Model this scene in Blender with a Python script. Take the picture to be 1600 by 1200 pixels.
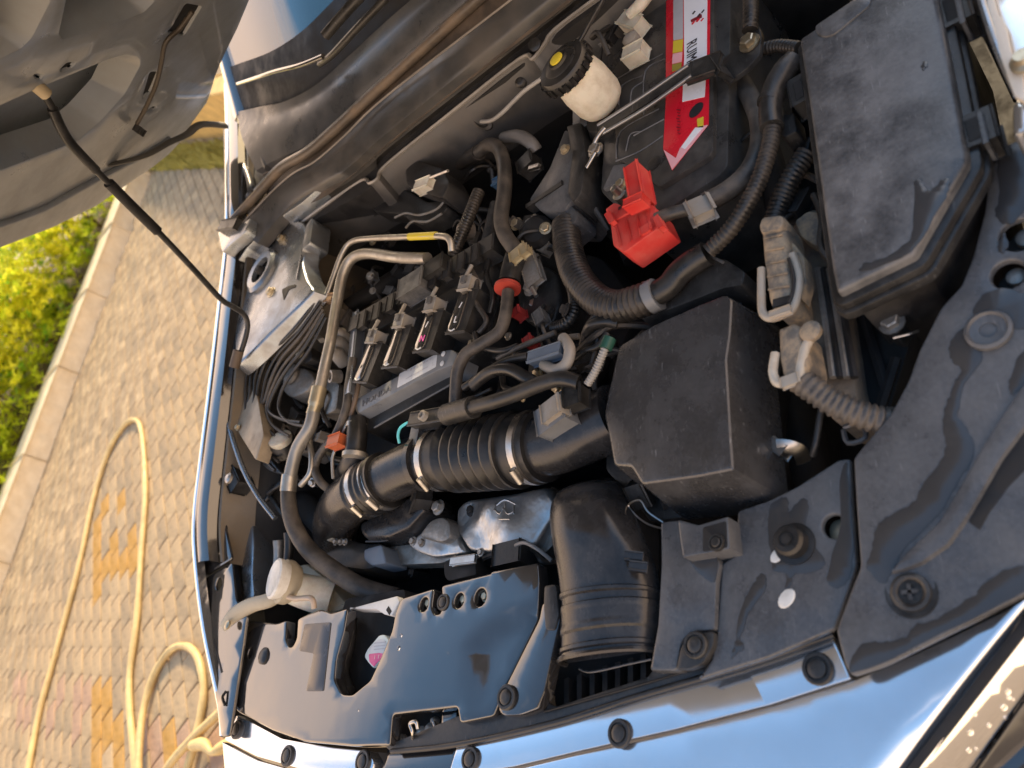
import bpy, bmesh, math, random
import numpy as np
from mathutils import Vector, Matrix
from mathutils.geometry import delaunay_2d_cdt
random.seed(7)
for o in list(bpy.data.objects): bpy.data.objects.remove(o)
sc = bpy.context.scene
COL = sc.collection

# ---------------------------------------------------------------- camera
CAM = np.array([-0.1000, -0.9376, 1.58]); FPX = 1204.0
def _axes(yaw, pitch, roll):
    cy, sy, cp, sp = math.cos(yaw), math.sin(yaw), math.cos(pitch), math.sin(pitch)
    f = np.array([sy*cp, cy*cp, -sp]); r = np.array([cy, -sy, 0.0]); d = np.cross(f, r)
    cr, sr = math.cos(roll), math.sin(roll)
    return cr*r+sr*d, -sr*r+cr*d, f
RR, DD, FF = _axes(math.radians(37.5), math.radians(37.5), math.radians(-30))
cam = bpy.data.cameras.new('camera'); camo = bpy.data.objects.new('camera', cam); COL.objects.link(camo)
camo.matrix_world = Matrix(((DD[0], RR[0], -FF[0], CAM[0]), (DD[1], RR[1], -FF[1], CAM[1]),
                            (DD[2], RR[2], -FF[2], CAM[2]), (0, 0, 0, 1)))
cam.sensor_fit = 'HORIZONTAL'; cam.sensor_width = 36; cam.lens = 36*FPX/1600
cam.clip_start = 0.02; cam.clip_end = 2000
cam.dof.use_dof = True; cam.dof.focus_distance = 1.25; cam.dof.aperture_fstop = 4.2
sc.camera = camo

# ---------------------------------------------------------------- sky, sun, exposure
SUN_EL, SUN_AZ = math.radians(22), math.radians(12)      # azimuth measured from +x towards +y
w = bpy.data.worlds.new('World'); sc.world = w; w.use_nodes = True
nt = w.node_tree; N = nt.nodes; L = nt.links
bg = N['Background']
sky = N.new('ShaderNodeTexSky'); sky.sky_type = 'NISHITA'; sky.sun_disc = False
sky.sun_elevation = SUN_EL; sky.sun_rotation = math.pi/2-SUN_AZ
sky.air_density = 1.0; sky.dust_density = .5; sky.ozone_density = 1.2
tc = N.new('ShaderNodeTexCoord')
mp = N.new('ShaderNodeMapping'); mp.inputs['Scale'].default_value = (1.6, 1.6, 3.2)
no = N.new('ShaderNodeTexNoise'); no.inputs['Scale'].default_value = 1.15; no.inputs['Detail'].default_value = 5
no.inputs['Roughness'].default_value = .55; no.inputs['Distortion'].default_value = .6
cr = N.new('ShaderNodeValToRGB'); cr.color_ramp.elements[0].position = .45; cr.color_ramp.elements[1].position = .66
ml = N.new('ShaderNodeMath'); ml.operation = 'MULTIPLY'; ml.inputs[1].default_value = .8
mx = N.new('ShaderNodeMixRGB'); mx.inputs['Color2'].default_value = (9.6, 6.7, 4.9, 1)
L.new(tc.outputs['Generated'], mp.inputs[0]); L.new(mp.outputs[0], no.inputs['Vector'])
sx = N.new('ShaderNodeSeparateXYZ'); L.new(tc.outputs['Generated'], sx.inputs[0])
el = N.new('ShaderNodeMath'); el.operation = 'MULTIPLY_ADD'; el.inputs[1].default_value = -.9; el.inputs[2].default_value = .56; L.new(sx.outputs['Z'], el.inputs[0])
ad = N.new('ShaderNodeMath'); ad.operation = 'ADD'; L.new(no.outputs['Fac'], ad.inputs[0]); L.new(el.outputs[0], ad.inputs[1])
L.new(ad.outputs[0], cr.inputs[0]); L.new(cr.outputs[0], ml.inputs[0]); L.new(ml.outputs[0], mx.inputs['Fac'])
cl_ = N.new('ShaderNodeValToRGB'); cl_.color_ramp.elements[0].position = .3; cl_.color_ramp.elements[0].color = (1, .63, .36, 1); cl_.color_ramp.elements[1].position = .75; cl_.color_ramp.elements[1].color = (.88, .77, .72, 1)
L.new(sx.outputs['Z'], cl_.inputs[0])
cb_ = N.new('ShaderNodeMixRGB'); cb_.blend_type = 'MULTIPLY'; cb_.inputs['Fac'].default_value = 1; cb_.inputs['Color2'].default_value = (7.0, 7.0, 7.0, 1)
L.new(cl_.outputs[0], cb_.inputs['Color1']); L.new(cb_.outputs[0], mx.inputs['Color2'])
tint = N.new('ShaderNodeMixRGB'); tint.blend_type = 'MULTIPLY'; tint.inputs['Fac'].default_value = 1; tint.inputs['Color2'].default_value = (.90, 1.02, 1.0, 1)
L.new(sky.outputs[0], tint.inputs['Color1']); L.new(tint.outputs[0], mx.inputs['Color1']); L.new(mx.outputs[0], bg.inputs['Color'])
bg.inputs['Strength'].default_value = 0.15
sd = bpy.data.lights.new('sun', 'SUN'); sd.energy = 2.3; sd.angle = math.radians(6); sd.color = (1, .77, .48)
so = bpy.data.objects.new('sun', sd); COL.objects.link(so)
dirn = Vector((math.cos(SUN_EL)*math.cos(SUN_AZ), math.cos(SUN_EL)*math.sin(SUN_AZ), math.sin(SUN_EL)))
so.rotation_euler = dirn.to_track_quat('Z', 'Y').to_euler(); so.location = dirn*6
sc.view_settings.view_transform = 'Standard'; sc.view_settings.look = 'None'
sc.view_settings.gamma = 1; sc.view_settings.use_curve_mapping = False
sc.view_settings.exposure = 1.7

# ---------------------------------------------------------------- places in the car: x rearwards, y to the car's right, z up
def ray(X, Y): return RR*((1200-Y)-600)+DD*(X-800)+FF*FPX
def P(X, Y, z):
    v = ray(X, Y); return Vector(CAM+v*(z-CAM[2])/v[2])
def PY(X, Y, y):
    v = ray(X, Y); return Vector(CAM+v*(y-CAM[1])/v[1])
def PS(X, Y, zf):
    if not callable(zf): return P(X, Y, zf)
    v = ray(X, Y)/FPX
    g = lambda t: (CAM+v*t)[2]-zf(*(CAM+v*t)[:2])
    t0 = .25; a = g(t0); t = t0
    while t < 6:
        t += .05; b = g(t)
        if a*b <= 0: break
        a = b; t0 = t
    lo, hi = t0, t
    for _ in range(40):
        m = (lo+hi)/2
        if g(m)*a > 0: lo = m
        else: hi = m
    return Vector(CAM+v*hi)
def proj(p):
    D = np.array(p)-CAM; z = D@FF
    return 800+FPX*(D@DD)/z, 1200-(600+FPX*(D@RR)/z)

# ---------------------------------------------------------------- materials
MATS = {}
def M(name, col, rough=.5, metal=0., dust=None, bump=None, var=.25, vs=9., coat=0., rv=.12, trans=0., ior=1.45, sss=0., spec=.5, scratch=0., speck=0.):
    """dust=(colour, amount, scale); bump=(scale, strength)"""
    if name in MATS: return MATS[name]
    m = bpy.data.materials.new(name); m.use_nodes = True; MATS[name] = m
    nt = m.node_tree; N = nt.nodes; L = nt.links; b = N['Principled BSDF']
    tc = N.new('ShaderNodeTexCoord')
    n1 = N.new('ShaderNodeTexNoise'); n1.inputs['Scale'].default_value = vs; n1.inputs['Detail'].default_value = 6
    n1.inputs['Roughness'].default_value = .62
    L.new(tc.outputs['Object'], n1.inputs['Vector'])
    mr = N.new('ShaderNodeMapRange'); mr.inputs['From Min'].default_value = .3; mr.inputs['From Max'].default_value = .7
    mr.inputs['To Min'].default_value = 1-var; mr.inputs['To Max'].default_value = 1+var
    L.new(n1.outputs['Fac'], mr.inputs['Value'])
    mc = N.new('ShaderNodeMixRGB'); mc.blend_type = 'MULTIPLY'; mc.inputs['Fac'].default_value = 1
    mc.inputs['Color1'].default_value = (*col, 1); L.new(mr.outputs[0], mc.inputs['Color2'])
    out = mc.outputs[0]
    if speck:
        n5 = N.new('ShaderNodeTexNoise'); n5.inputs['Scale'].default_value = 210; n5.inputs['Detail'].default_value = 3; L.new(tc.outputs['Object'], n5.inputs['Vector'])
        m5 = N.new('ShaderNodeMapRange'); m5.inputs['From Min'].default_value = .3; m5.inputs['From Max'].default_value = .7; m5.inputs['To Min'].default_value = 1-speck; m5.inputs['To Max'].default_value = 1+speck
        L.new(n5.outputs['Fac'], m5.inputs['Value']); k5 = N.new('ShaderNodeMixRGB'); k5.blend_type = 'MULTIPLY'; k5.inputs['Fac'].default_value = 1
        L.new(out, k5.inputs['Color1']); L.new(m5.outputs[0], k5.inputs['Color2']); out = k5.outputs[0]
    rr = N.new('ShaderNodeMapRange'); rr.inputs['From Min'].default_value = .3; rr.inputs['From Max'].default_value = .7
    rr.inputs['To Min'].default_value = max(.02, rough-rv); rr.inputs['To Max'].default_value = min(1, rough+rv)
    L.new(n1.outputs['Fac'], rr.inputs['Value']); rout = rr.outputs[0]
    if dust:
        n2 = N.new('ShaderNodeTexNoise'); n2.inputs['Scale'].default_value = dust[2]*1.6; n2.inputs['Detail'].default_value = 9
        n2.inputs['Roughness'].default_value = .7
        L.new(tc.outputs['Object'], n2.inputs['Vector'])
        r2 = N.new('ShaderNodeValToRGB'); r2.color_ramp.elements[0].position = .42; r2.color_ramp.elements[1].position = .64
        L.new(n2.outputs['Fac'], r2.inputs[0])
        m2 = N.new('ShaderNodeMath'); m2.operation = 'MULTIPLY'; m2.inputs[1].default_value = dust[1]; L.new(r2.outputs[0], m2.inputs[0])
        mm = N.new('ShaderNodeMixRGB'); mm.inputs['Color2'].default_value = (*dust[0], 1)
        L.new(m2.outputs[0], mm.inputs['Fac']); L.new(out, mm.inputs['Color1']); out = mm.outputs[0]
        ra = N.new('ShaderNodeMath'); ra.operation = 'MULTIPLY_ADD'; ra.inputs[1].default_value = .45; L.new(m2.outputs[0], ra.inputs[0]); L.new(rout, ra.inputs[2])
        ra.use_clamp = True; rout = ra.outputs[0]
    if scratch:
        mpn = N.new('ShaderNodeMapping'); mpn.inputs['Scale'].default_value = (30, 260, 60); mpn.inputs['Rotation'].default_value = (.3, .5, .7)
        n4 = N.new('ShaderNodeTexNoise'); n4.inputs['Scale'].default_value = 1.6; n4.inputs['Detail'].default_value = 3
        r4 = N.new('ShaderNodeValToRGB'); r4.color_ramp.elements[0].position = .66; r4.color_ramp.elements[1].position = .74
        L.new(tc.outputs['Object'], mpn.inputs[0]); L.new(mpn.outputs[0], n4.inputs['Vector']); L.new(n4.outputs['Fac'], r4.inputs[0])
        s4 = N.new('ShaderNodeMath'); s4.operation = 'MULTIPLY'; s4.inputs[1].default_value = scratch; L.new(r4.outputs[0], s4.inputs[0])
        ms = N.new('ShaderNodeMixRGB'); ms.inputs['Color2'].default_value = (.3, .3, .3, 1)
        L.new(s4.outputs[0], ms.inputs['Fac']); L.new(out, ms.inputs['Color1']); out = ms.outputs[0]
    L.new(out, b.inputs['Base Color']); L.new(rout, b.inputs['Roughness'])
    b.inputs['Metallic'].default_value = metal; b.inputs['Coat Weight'].default_value = coat; b.inputs['Coat Roughness'].default_value = .05
    b.inputs['Transmission Weight'].default_value = trans; b.inputs['IOR'].default_value = ior
    b.inputs['Specular IOR Level'].default_value = spec
    if sss: b.inputs['Subsurface Weight'].default_value = sss; b.inputs['Subsurface Scale'].default_value = .02
    if bump:
        n3 = N.new('ShaderNodeTexNoise'); n3.inputs['Scale'].default_value = bump[0]; n3.inputs['Detail'].default_value = 4
        L.new(tc.outputs['Object'], n3.inputs['Vector'])
        bp = N.new('ShaderNodeBump'); bp.inputs['Strength'].default_value = bump[1]
        bp.inputs['Distance'].default_value = 1/bump[0]*.5
        L.new(n3.outputs['Fac'], bp.inputs['Height']); L.new(bp.outputs[0], b.inputs['Normal'])
        if coat: L.new(bp.outputs[0], b.inputs['Coat Normal'])
    return m
TAN = (.30, .23, .15); GREYD = (.12, .11, .10)
BLACK = M('black_plastic', (.018, .018, .018), .34, dust=((.07, .068, .064), .35, 18), bump=(280, .16), scratch=.2, speck=.25, rv=.08)
MATTE = M('matte_black', (.012, .012, .013), .5, dust=((.045, .043, .040), .45, 11), bump=(300, .15))
DEEP = M('depth_black', (.009, .009, .0095), .62, dust=((.028, .026, .024), .6, 13))  # near black for deep places; shade of gaps and recesses is in the colour
GLOSS = M('gloss_black', (.020, .019, .019), .10, bump=(3, .010), rv=.03, dust=((.05, .045, .04), .05, 30), spec=1., coat=1.)
GREYP = M('weathered_grey_plastic', (.058, .060, .063), .30, dust=((.21, .21, .21), .5, 8), bump=(260, .16), scratch=.3, speck=.2, rv=.06, spec=.6)
PANEL = M('dry_trim_plastic', (.070, .073, .078), .25, dust=((.13, .128, .124), .5, 7), bump=(260, .12), scratch=.22, speck=.18, rv=.05, spec=.6)
WET = M('wet_film', (.040, .0405, .042), .18, var=.15, rv=.03, spec=.7)
AIRB = M('airbox_plastic', (.038, .038, .039), .22, dust=((.080, .083, .088), .3, 12), bump=(260, .08), scratch=.5, speck=.2, rv=.05, spec=.75)
RUB = M('rubber_black', (.014, .014, .014), .32, dust=((.06, .055, .05), .4, 16))
RUBD = M('dusty_rubber', (.040, .037, .034), .42, dust=((.15, .128, .105), .6, 14))
RIBM = M('conduit_black', (.020, .019, .018), .36, dust=((.10, .08, .06), .45, 16))
ALU = M('dull_aluminium', (.42, .40, .36), .38, .85, dust=((.32, .27, .20), .45, 18), bump=(200, .08))
CAST = M('cast_aluminium', (.34, .33, .31), .45, .8, dust=((.16, .13, .10), .55, 15), bump=(160, .35))
STEEL = M('bright_steel', (.50, .485, .46), .30, 1., var=.2, dust=((.25, .2, .15), .3, 25))
ZINC = M('zinc_bolt', (.50, .44, .32), .36, .9, dust=((.25, .18, .1), .4, 40))
SHIELD = M('stamped_heat_shield', (.55, .56, .56), .36, .9, dust=((.30, .27, .24), .35, 9), bump=(14, .2))
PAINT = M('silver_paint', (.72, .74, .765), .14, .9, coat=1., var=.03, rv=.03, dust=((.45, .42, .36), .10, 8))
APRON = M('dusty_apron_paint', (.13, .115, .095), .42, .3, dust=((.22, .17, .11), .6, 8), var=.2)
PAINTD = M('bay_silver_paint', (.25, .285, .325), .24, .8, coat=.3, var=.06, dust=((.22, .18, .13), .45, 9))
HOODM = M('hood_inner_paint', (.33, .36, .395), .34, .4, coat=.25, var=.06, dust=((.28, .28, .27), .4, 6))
CREAM = M('aged_white_plastic', (.62, .59, .50), .4, sss=.15, dust=((.30, .23, .14), .45, 16), var=.1)
WHITE = M('white_plastic', (.72, .71, .66), .4, dust=((.35, .3, .22), .4, 20), var=.08)
GREYC = M('grey_connector', (.26, .25, .23), .5, dust=((.24, .19, .13), .6, 22), var=.15)
TANP = M('dusty_connector', (.15, .135, .115), .5, dust=((.46, .34, .21), .85, 26), var=.2, bump=(150, .2))
RED = M('red_plastic', (.55, .035, .03), .42, var=.12, dust=((.5, .2, .15), .25, 12))
ORANGE = M('orange_clip', (.45, .11, .04), .5, var=.12)
YEL = M('yellow_plastic', (.62, .50, .04), .45, var=.06)
LRED = M('label_red', (.62, .012, .03), .3, var=.05); LWHITE = M('label_white', (.78, .80, .84), .32, var=.04)
LPINK = M('label_pink', (.80, .42, .46), .35, var=.08); LBLACK = M('label_ink', (.02, .02, .025), .4)
LGREY = M('label_grey', (.42, .42, .45), .35)
MAG = M('magenta_marker', (.75, .12, .42), .5); CYAN = M('cyan_wire', (.10, .55, .62), .4); GREEN = M('green_tape', (.015, .07, .05), .5)
BATT = M('battery_plastic', (.035, .034, .033), .30, dust=((.10, .095, .085), .5, 16), bump=(300, .08), scratch=.1)
STICK = M('pale_sticker', (.55, .57, .58), .32, var=.08)
COVERG = M('satin_grey_cover', (.16, .17, .18), .34, dust=((.2, .2, .2), .3, 20), bump=(400, .1))
TANSEAL = M('dusty_seal', (.085, .072, .060), .42, dust=((.20, .15, .105), .65, 9))
COWLM = M('cowl_plastic', (.044, .048, .054), .28, dust=((.12, .115, .11), .4, 6), bump=(300, .1))
BULK = M('bulkhead_paint', (.062, .063, .064), .34, .2, dust=((.12, .105, .09), .5, 7))
TUBEM = M('satin_black_tube', (.024, .023, .023), .21, dust=((.07, .072, .075), .25, 12), bump=(300, .04), speck=.2, rv=.05)
HOSEY = M('yellow_garden_hose', (.62, .46, .20), .5, var=.2, vs=6, dust=((.40, .28, .13), .5, 9))
CHROME = M('chrome', (.80, .80, .80), .05, 1., var=.03, rv=.02)

# ---------------------------------------------------------------- objects
ORG = {}
def finish(me, ang=38):
    bm = bmesh.new(); bm.from_mesh(me)
    bmesh.ops.recalc_face_normals(bm, faces=bm.faces)
    for f in bm.faces: f.smooth = True
    for e in bm.edges:
        if len(e.link_faces) == 2 and e.calc_face_angle(0) > math.radians(ang): e.smooth = False
    bm.to_mesh(me); bm.free()
def mk(name, verts, faces, mat, parent=None, ang=38, org=None):
    if parent is not None: o0 = ORG[parent.name]
    elif org is not None: o0 = Vector(org)
    else:
        vs = np.array([tuple(v) for v in verts]); o0 = Vector((vs[:, 0].mean(), vs[:, 1].mean(), vs[:, 2].min()))
    me = bpy.data.meshes.new(name); me.from_pydata([tuple(Vector(v)-o0) for v in verts], [], faces); me.validate()
    finish(me, ang); me.materials.append(mat)
    ob = bpy.data.objects.new(name, me); COL.objects.link(ob)
    if parent is not None: ob.parent = parent
    else: ob.location = o0
    ORG[ob.name] = o0
    return ob
def tag(o, label=None, cat=None, group=None, kind=None):
    if label: o['label'] = label
    if cat: o['category'] = cat
    if group: o['group'] = group
    if kind: o['kind'] = kind
    return o
def thing(name, loc, label, cat, group=None):
    o = bpy.data.objects.new(name, None); COL.objects.link(o); o.location = Vector(loc); ORG[o.name] = Vector(loc)
    o.empty_display_size = .05
    return tag(o, label, cat, group)

def cround(pts, rd, n=3):
    """round the corners of a closed polygon"""
    if rd <= 0: return [tuple(p) for p in pts]
    out = []; m = len(pts)
    for i in range(m):
        a, b, c = (np.array(pts[j % m][:2], float) for j in (i-1, i, i+1))
        la, lc = np.linalg.norm(a-b), np.linalg.norm(c-b)
        k = min(rd, la*.45, lc*.45)
        p, q = b+(a-b)/max(la, 1e-9)*k, b+(c-b)/max(lc, 1e-9)*k
        for t in np.linspace(0, 1, n+1): out.append(tuple((1-t)**2*p+2*t*(1-t)*b+t*t*q))
    return out
def cspline(pts, n=6, closed=True):
    pts = [np.array(p, float) for p in pts]; m = len(pts); out = []
    rng = range(m) if closed else range(m-1)
    for i in rng:
        if closed: a, b, c, d = pts[i-1], pts[i], pts[(i+1) % m], pts[(i+2) % m]
        else: a, b, c, d = pts[max(i-1, 0)], pts[i], pts[i+1], pts[min(i+2, m-1)]
        for t in np.arange(n)/n:
            out.append(.5*((2*b)+(c-a)*t+(2*a-5*b+4*c-d)*t*t+(3*b-a-3*c+d)*t**3))
    if not closed: out.append(pts[-1])
    return out
def resamp(pts, mx):
    out = []; m = len(pts)
    for i in range(m):
        a, b = np.array(pts[i], float), np.array(pts[(i+1) % m], float)
        k = max(1, int(np.ceil(np.linalg.norm(b-a)/mx)))
        for j in range(k): out.append(tuple(a+(b-a)*j/k))
    return out
def area2(p): return sum(p[i-1][0]*p[i][1]-p[i][0]*p[i-1][1] for i in range(len(p)))
def inset(p, d):
    """offset a closed loop to its left-hand side by d (ccw loop: inwards)"""
    m = len(p); out = []
    for i in range(m):
        a, b, c = np.array(p[i-1]), np.array(p[i]), np.array(p[(i+1) % m])
        u = b-a; v = c-b; lu, lv = np.linalg.norm(u), np.linalg.norm(v)
        if lu < 1e-9 or lv < 1e-9: out.append(tuple(b)); continue
        u /= lu; v /= lv; n1 = np.array([-u[1], u[0]]); n2 = np.array([-v[1], v[0]]); s = n1+n2
        k = s@n1
        out.append(tuple(b+s/max(k, .5)*d))
    return out
def inpoly(x, y, poly):
    c = False; j = len(poly)-1
    for i in range(len(poly)):
        xi, yi = poly[i][:2]; xj, yj = poly[j][:2]
        if (yi > y) != (yj > y) and x < (xj-xi)*(y-yi)/(yj-yi)+xi: c = not c
        j = i
    return c
def plate_w(name, loops, zf, th, mat, parent=None, ch=.002, flare=0., grid=0., nch=2, up=False, ang=38, org=None, bottom=False):
    """solid sheet: loops are world xy outlines (first outer, the rest holes), top follows zf, rounded rim, side walls"""
    zz = zf if callable(zf) else (lambda x, y: zf)
    s = -1 if not up else 1
    V = []; F = []; top2d = []; edges = []
    for k, lp in enumerate(loops):
        lp = [tuple(q[:2]) for q in lp]
        a = area2(lp)
        if (a < 0) == (k == 0): lp = lp[::-1]           # outer ccw, holes cw: left side is material
        rows = []
        steps = nch+1 if ch > 0 else 1
        for j in range(steps):                            # from top inset to outline
            f = j/max(nch, 1)*math.pi/2 if ch > 0 else math.pi/2
            ins = ch*(1-math.sin(f)); dz = ch*(1-math.cos(f))
            rows.append(([*inset(lp, ins)] if ins > 1e-9 else lp, dz))
        rows.append((inset(lp, -flare) if flare else lp, th))
        base = len(V); m = len(lp); ids = []
        for r_, (pp, dz) in enumerate(rows):
            ids.append(list(range(len(V), len(V)+m)))
            for q in pp: V.append((q[0], q[1], zz(q[0], q[1])+s*dz))
        for r_ in range(len(rows)-1):
            for i in range(m):
                j = (i+1) % m; F.append((ids[r_][i], ids[r_][j], ids[r_+1][j], ids[r_+1][i]))
        top2d.append((rows[0][0], ids[0], ids[-1], rows[-1][0]))
    pts = []; idx = []; edges = []
    for pp, ids, _, _ in top2d:
        b = len(pts)
        for q, i_ in zip(pp, ids): pts.append(Vector(q)); idx.append(i_)
        edges += [(b+i, b+(i+1) % len(pp)) for i in range(len(pp))]
    outer = top2d[0][0]; holes = [t[0] for t in top2d[1:]]
    ins_ = lambda x, y: inpoly(x, y, outer) and not any(inpoly(x, y, h) for h in holes)
    if grid:
        xs = [q[0] for q in outer]; ys = [q[1] for q in outer]
        bd = np.array([tuple(p) for p in pts])
        x = min(xs)+grid/2
        while x < max(xs):
            y = min(ys)+grid/2
            while y < max(ys):
                if ins_(x, y) and np.min(np.hypot(bd[:, 0]-x, bd[:, 1]-y)) > grid*.45:
                    pts.append(Vector((x, y))); V.append((x, y, zz(x, y))); idx.append(len(V)-1)
                y += grid
            x += grid
    r = delaunay_2d_cdt(pts, edges, [], 0, 1e-7)
    vo, _, fo, orig = r[0], r[1], r[2], r[3]
    mp_ = []
    for q, og in zip(vo, orig):
        if og: mp_.append(idx[og[0]])
        else: V.append((q[0], q[1], zz(q[0], q[1]))); mp_.append(len(V)-1)
    tri = []
    for f in fo:
        cx = sum(vo[i][0] for i in f)/len(f); cy = sum(vo[i][1] for i in f)/len(f)
        if ins_(cx, cy): tri.append(tuple(mp_[i] for i in f))
    F += tri
    if bottom and not holes: F.append(tuple(reversed(top2d[0][2])))
    return mk(name, V, F, mat, parent, ang, org)
def plate(name, loops, zf, th, mat, parent=None, rd=6., smooth=False, mx=0, **k):
    """like plate_w, outlines given where they sit in the view, laid on the surface zf"""
    if not isinstance(loops[0][0], (list, tuple)): loops = [loops]
    W = []
    for lp in loops:
        lp = cspline(lp, 5) if smooth else cround(lp, rd)
        if mx: lp = resamp(lp, mx)
        W.append([tuple(PS(X, Y, zf))[:2] for X, Y in lp])
    return plate_w(name, W, zf, th, mat, parent, **k)
def circ(X, Y, zf, r, n=18):
    c = PS(X, Y, zf); return [(c.x+r*math.cos(2*math.pi*i/n), c.y+r*math.sin(2*math.pi*i/n)) for i in range(n)]
def frames(pts):
    pts = [Vector(p) for p in pts]; T = []
    for i in range(len(pts)):
        T.append((pts[min(i+1, len(pts)-1)]-pts[max(i-1, 0)]).normalized())
    n = T[0].orthogonal().normalized(); fr = []
    for i, t in enumerate(T):
        if i: n = T[i-1].rotation_difference(t) @ n
        n = (n-t*n.dot(t)).normalized(); fr.append((n, t.cross(n)))
    return pts, T, fr
def tubev(pts, rad, seg=10, caps=True, sq=1.):
    pts, T, fr = frames(pts); V = []; F = []
    for p, (a, b), r in zip(pts, fr, rad):
        for k in range(seg):
            an = 2*math.pi*k/seg; V.append(p+a*math.cos(an)*r+b*math.sin(an)*r*sq)
    for i in range(len(pts)-1):
        for k in range(seg):
            j = (k+1) % seg; F.append((i*seg+k, i*seg+j, (i+1)*seg+j, (i+1)*seg+k))
    if caps: F.append(tuple(range(seg-1, -1, -1))); F.append(tuple((len(pts)-1)*seg+k for k in range(seg)))
    return V, F
def spath(pts, n=7):
    """path through (X, Y, z) view places or world Vectors"""
    w_ = [p if isinstance(p, Vector) else P(*p) for p in pts]
    if len(w_) == 2: return [w_[0].lerp(w_[1], i/n) for i in range(n+1)]
    return [Vector(q) for q in cspline([tuple(p) for p in w_], n, False)]
def even(path, step):
    d = [0]
    for a, b in zip(path, path[1:]): d.append(d[-1]+(b-a).length)
    n = max(2, int(d[-1]/step)); A = np.array([tuple(p) for p in path]); s = np.linspace(0, d[-1], n+1)
    return [Vector(tuple(np.interp(x, d, A[:, k]) for k in range(3))) for x in s], d[-1]
def tube(name, pts, r, mat, parent=None, seg=10, n=7, rib=None, caps=True, ang=50, org=None, sq=1.):
    path = spath(pts, n)
    if rib:
        path, ln = even(path, rib[0]/4)
        rad = [r*(1+rib[1]*(1 if (i % 4) in (0, 1) else -1)*.5) for i in range(len(path))]
        if callable(r): rad = [r(i/(len(path)-1))*(1+rib[1]*(1 if (i % 4) in (0, 1) else -1)*.5) for i in range(len(path))]
        ang = 75
    else:
        rad = [(r(i/(len(path)-1)) if callable(r) else r) for i in range(len(path))]
    V, F = tubev(path, rad, seg, caps, sq)
    return mk(name, V, F, mat, parent, ang, org)
def lathe(name, c, prof, mat, parent=None, axis=(0, 0, 1), seg=24, ang=35, sx=1.):
    c = Vector(c); ax = Vector(axis).normalized(); a = ax.orthogonal().normalized(); b = ax.cross(a)
    V = []; F = []
    for r, h in prof:
        for k in range(seg):
            an = 2*math.pi*k/seg; V.append(c+ax*h+a*math.cos(an)*r+b*math.sin(an)*r*sx)
    for i in range(len(prof)-1):
        for k in range(seg):
            j = (k+1) % seg; F.append((i*seg+k, i*seg+j, (i+1)*seg+j, (i+1)*seg+k))
    F.append(tuple(range(seg-1, -1, -1))); F.append(tuple((len(prof)-1)*seg+k for k in range(seg)))
    return mk(name, V, F, mat, parent, ang)
def obox(name, p0, p1, w_, h, mat, parent=None, bev=.003, upv=(0, 0, 1), taper=1.):
    """bevelled box whose top centre line runs p0-p1"""
    p0, p1 = Vector(p0), Vector(p1); t = (p1-p0); ln = t.length; t.normalize()
    s = t.cross(Vector(upv)).normalized(); u = s.cross(t)
    bm = bmesh.new(); bmesh.ops.create_cube(bm, size=1)
    for v in bm.verts:
        k = taper if v.co.z < 0 else 1.
        v.co = p0+t*((v.co.x*k+.5)*ln)+s*(v.co.y*w_*k)+u*((v.co.z-.5)*h)
    if bev: bmesh.ops.bevel(bm, geom=list(bm.edges), offset=min(bev, w_*.3, h*.3, ln*.3), segments=2, affect='EDGES', profile=.6)
    V = [v.co.copy() for v in bm.verts]; F = [[v.index for v in f.verts] for f in bm.faces]; bm.free()
    return mk(name, V, F, mat, parent, 40)
def hexbolt(c, r, mat, parent=None, axis=(0, 0, 1), name='bolt'):
    c = Vector(c); ax = Vector(axis).normalized(); a = ax.orthogonal().normalized(); b = ax.cross(a)
    V = []; F = []
    prof = [(r*1.45, 0, 12), (r*1.45, r*.22, 12), (r*1.05, r*.3, 6), (r, r*1.0, 6), (r*.8, r*1.12, 6)]
    for R_, h, n in prof:
        for k in range(12):
            an = 2*math.pi*k/12
            q = R_ if n == 12 else R_*math.cos(math.pi/6)/math.cos((an % (math.pi/3))-math.pi/6)
            V.append(c+ax*h+a*math.cos(an)*q+b*math.sin(an)*q)
    for i in range(4):
        for k in range(12):
            j = (k+1) % 12; F.append((i*12+k, i*12+j, i*12+12+j, i*12+12+k))
    F.append(tuple(48+k for k in range(12)))
    return mk(name, V, F, mat, parent, 30)
def pushclip(c, r, mat, parent, axis=(0, 0, 1), name='push_clip'):
    return lathe(name, c, [(r, -.002), (r, .0015), (r*.92, .003), (r*.74, .003), (r*.70, .0012), (r*.6, .0012), (r*.58, .0035), (r*.48, .0045), (r*.2, .0047)], mat, parent, axis, 20)
def ellq(c, ax_a, ax_b, n=20): return [c+ax_a*math.cos(2*math.pi*i/n)+ax_b*math.sin(2*math.pi*i/n) for i in range(n)]
def strip(name, rows, mat, parent=None, ang=50, closed=False):
    """surface through rows of points of equal count"""
    V = [p for r in rows for p in r]; m = len(rows[0]); F = []
    for i in range(len(rows)-1):
        for k in range(m-1): F.append((i*m+k, i*m+k+1, (i+1)*m+k+1, (i+1)*m+k))
    return mk(name, V, F, mat, parent, ang)
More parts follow.
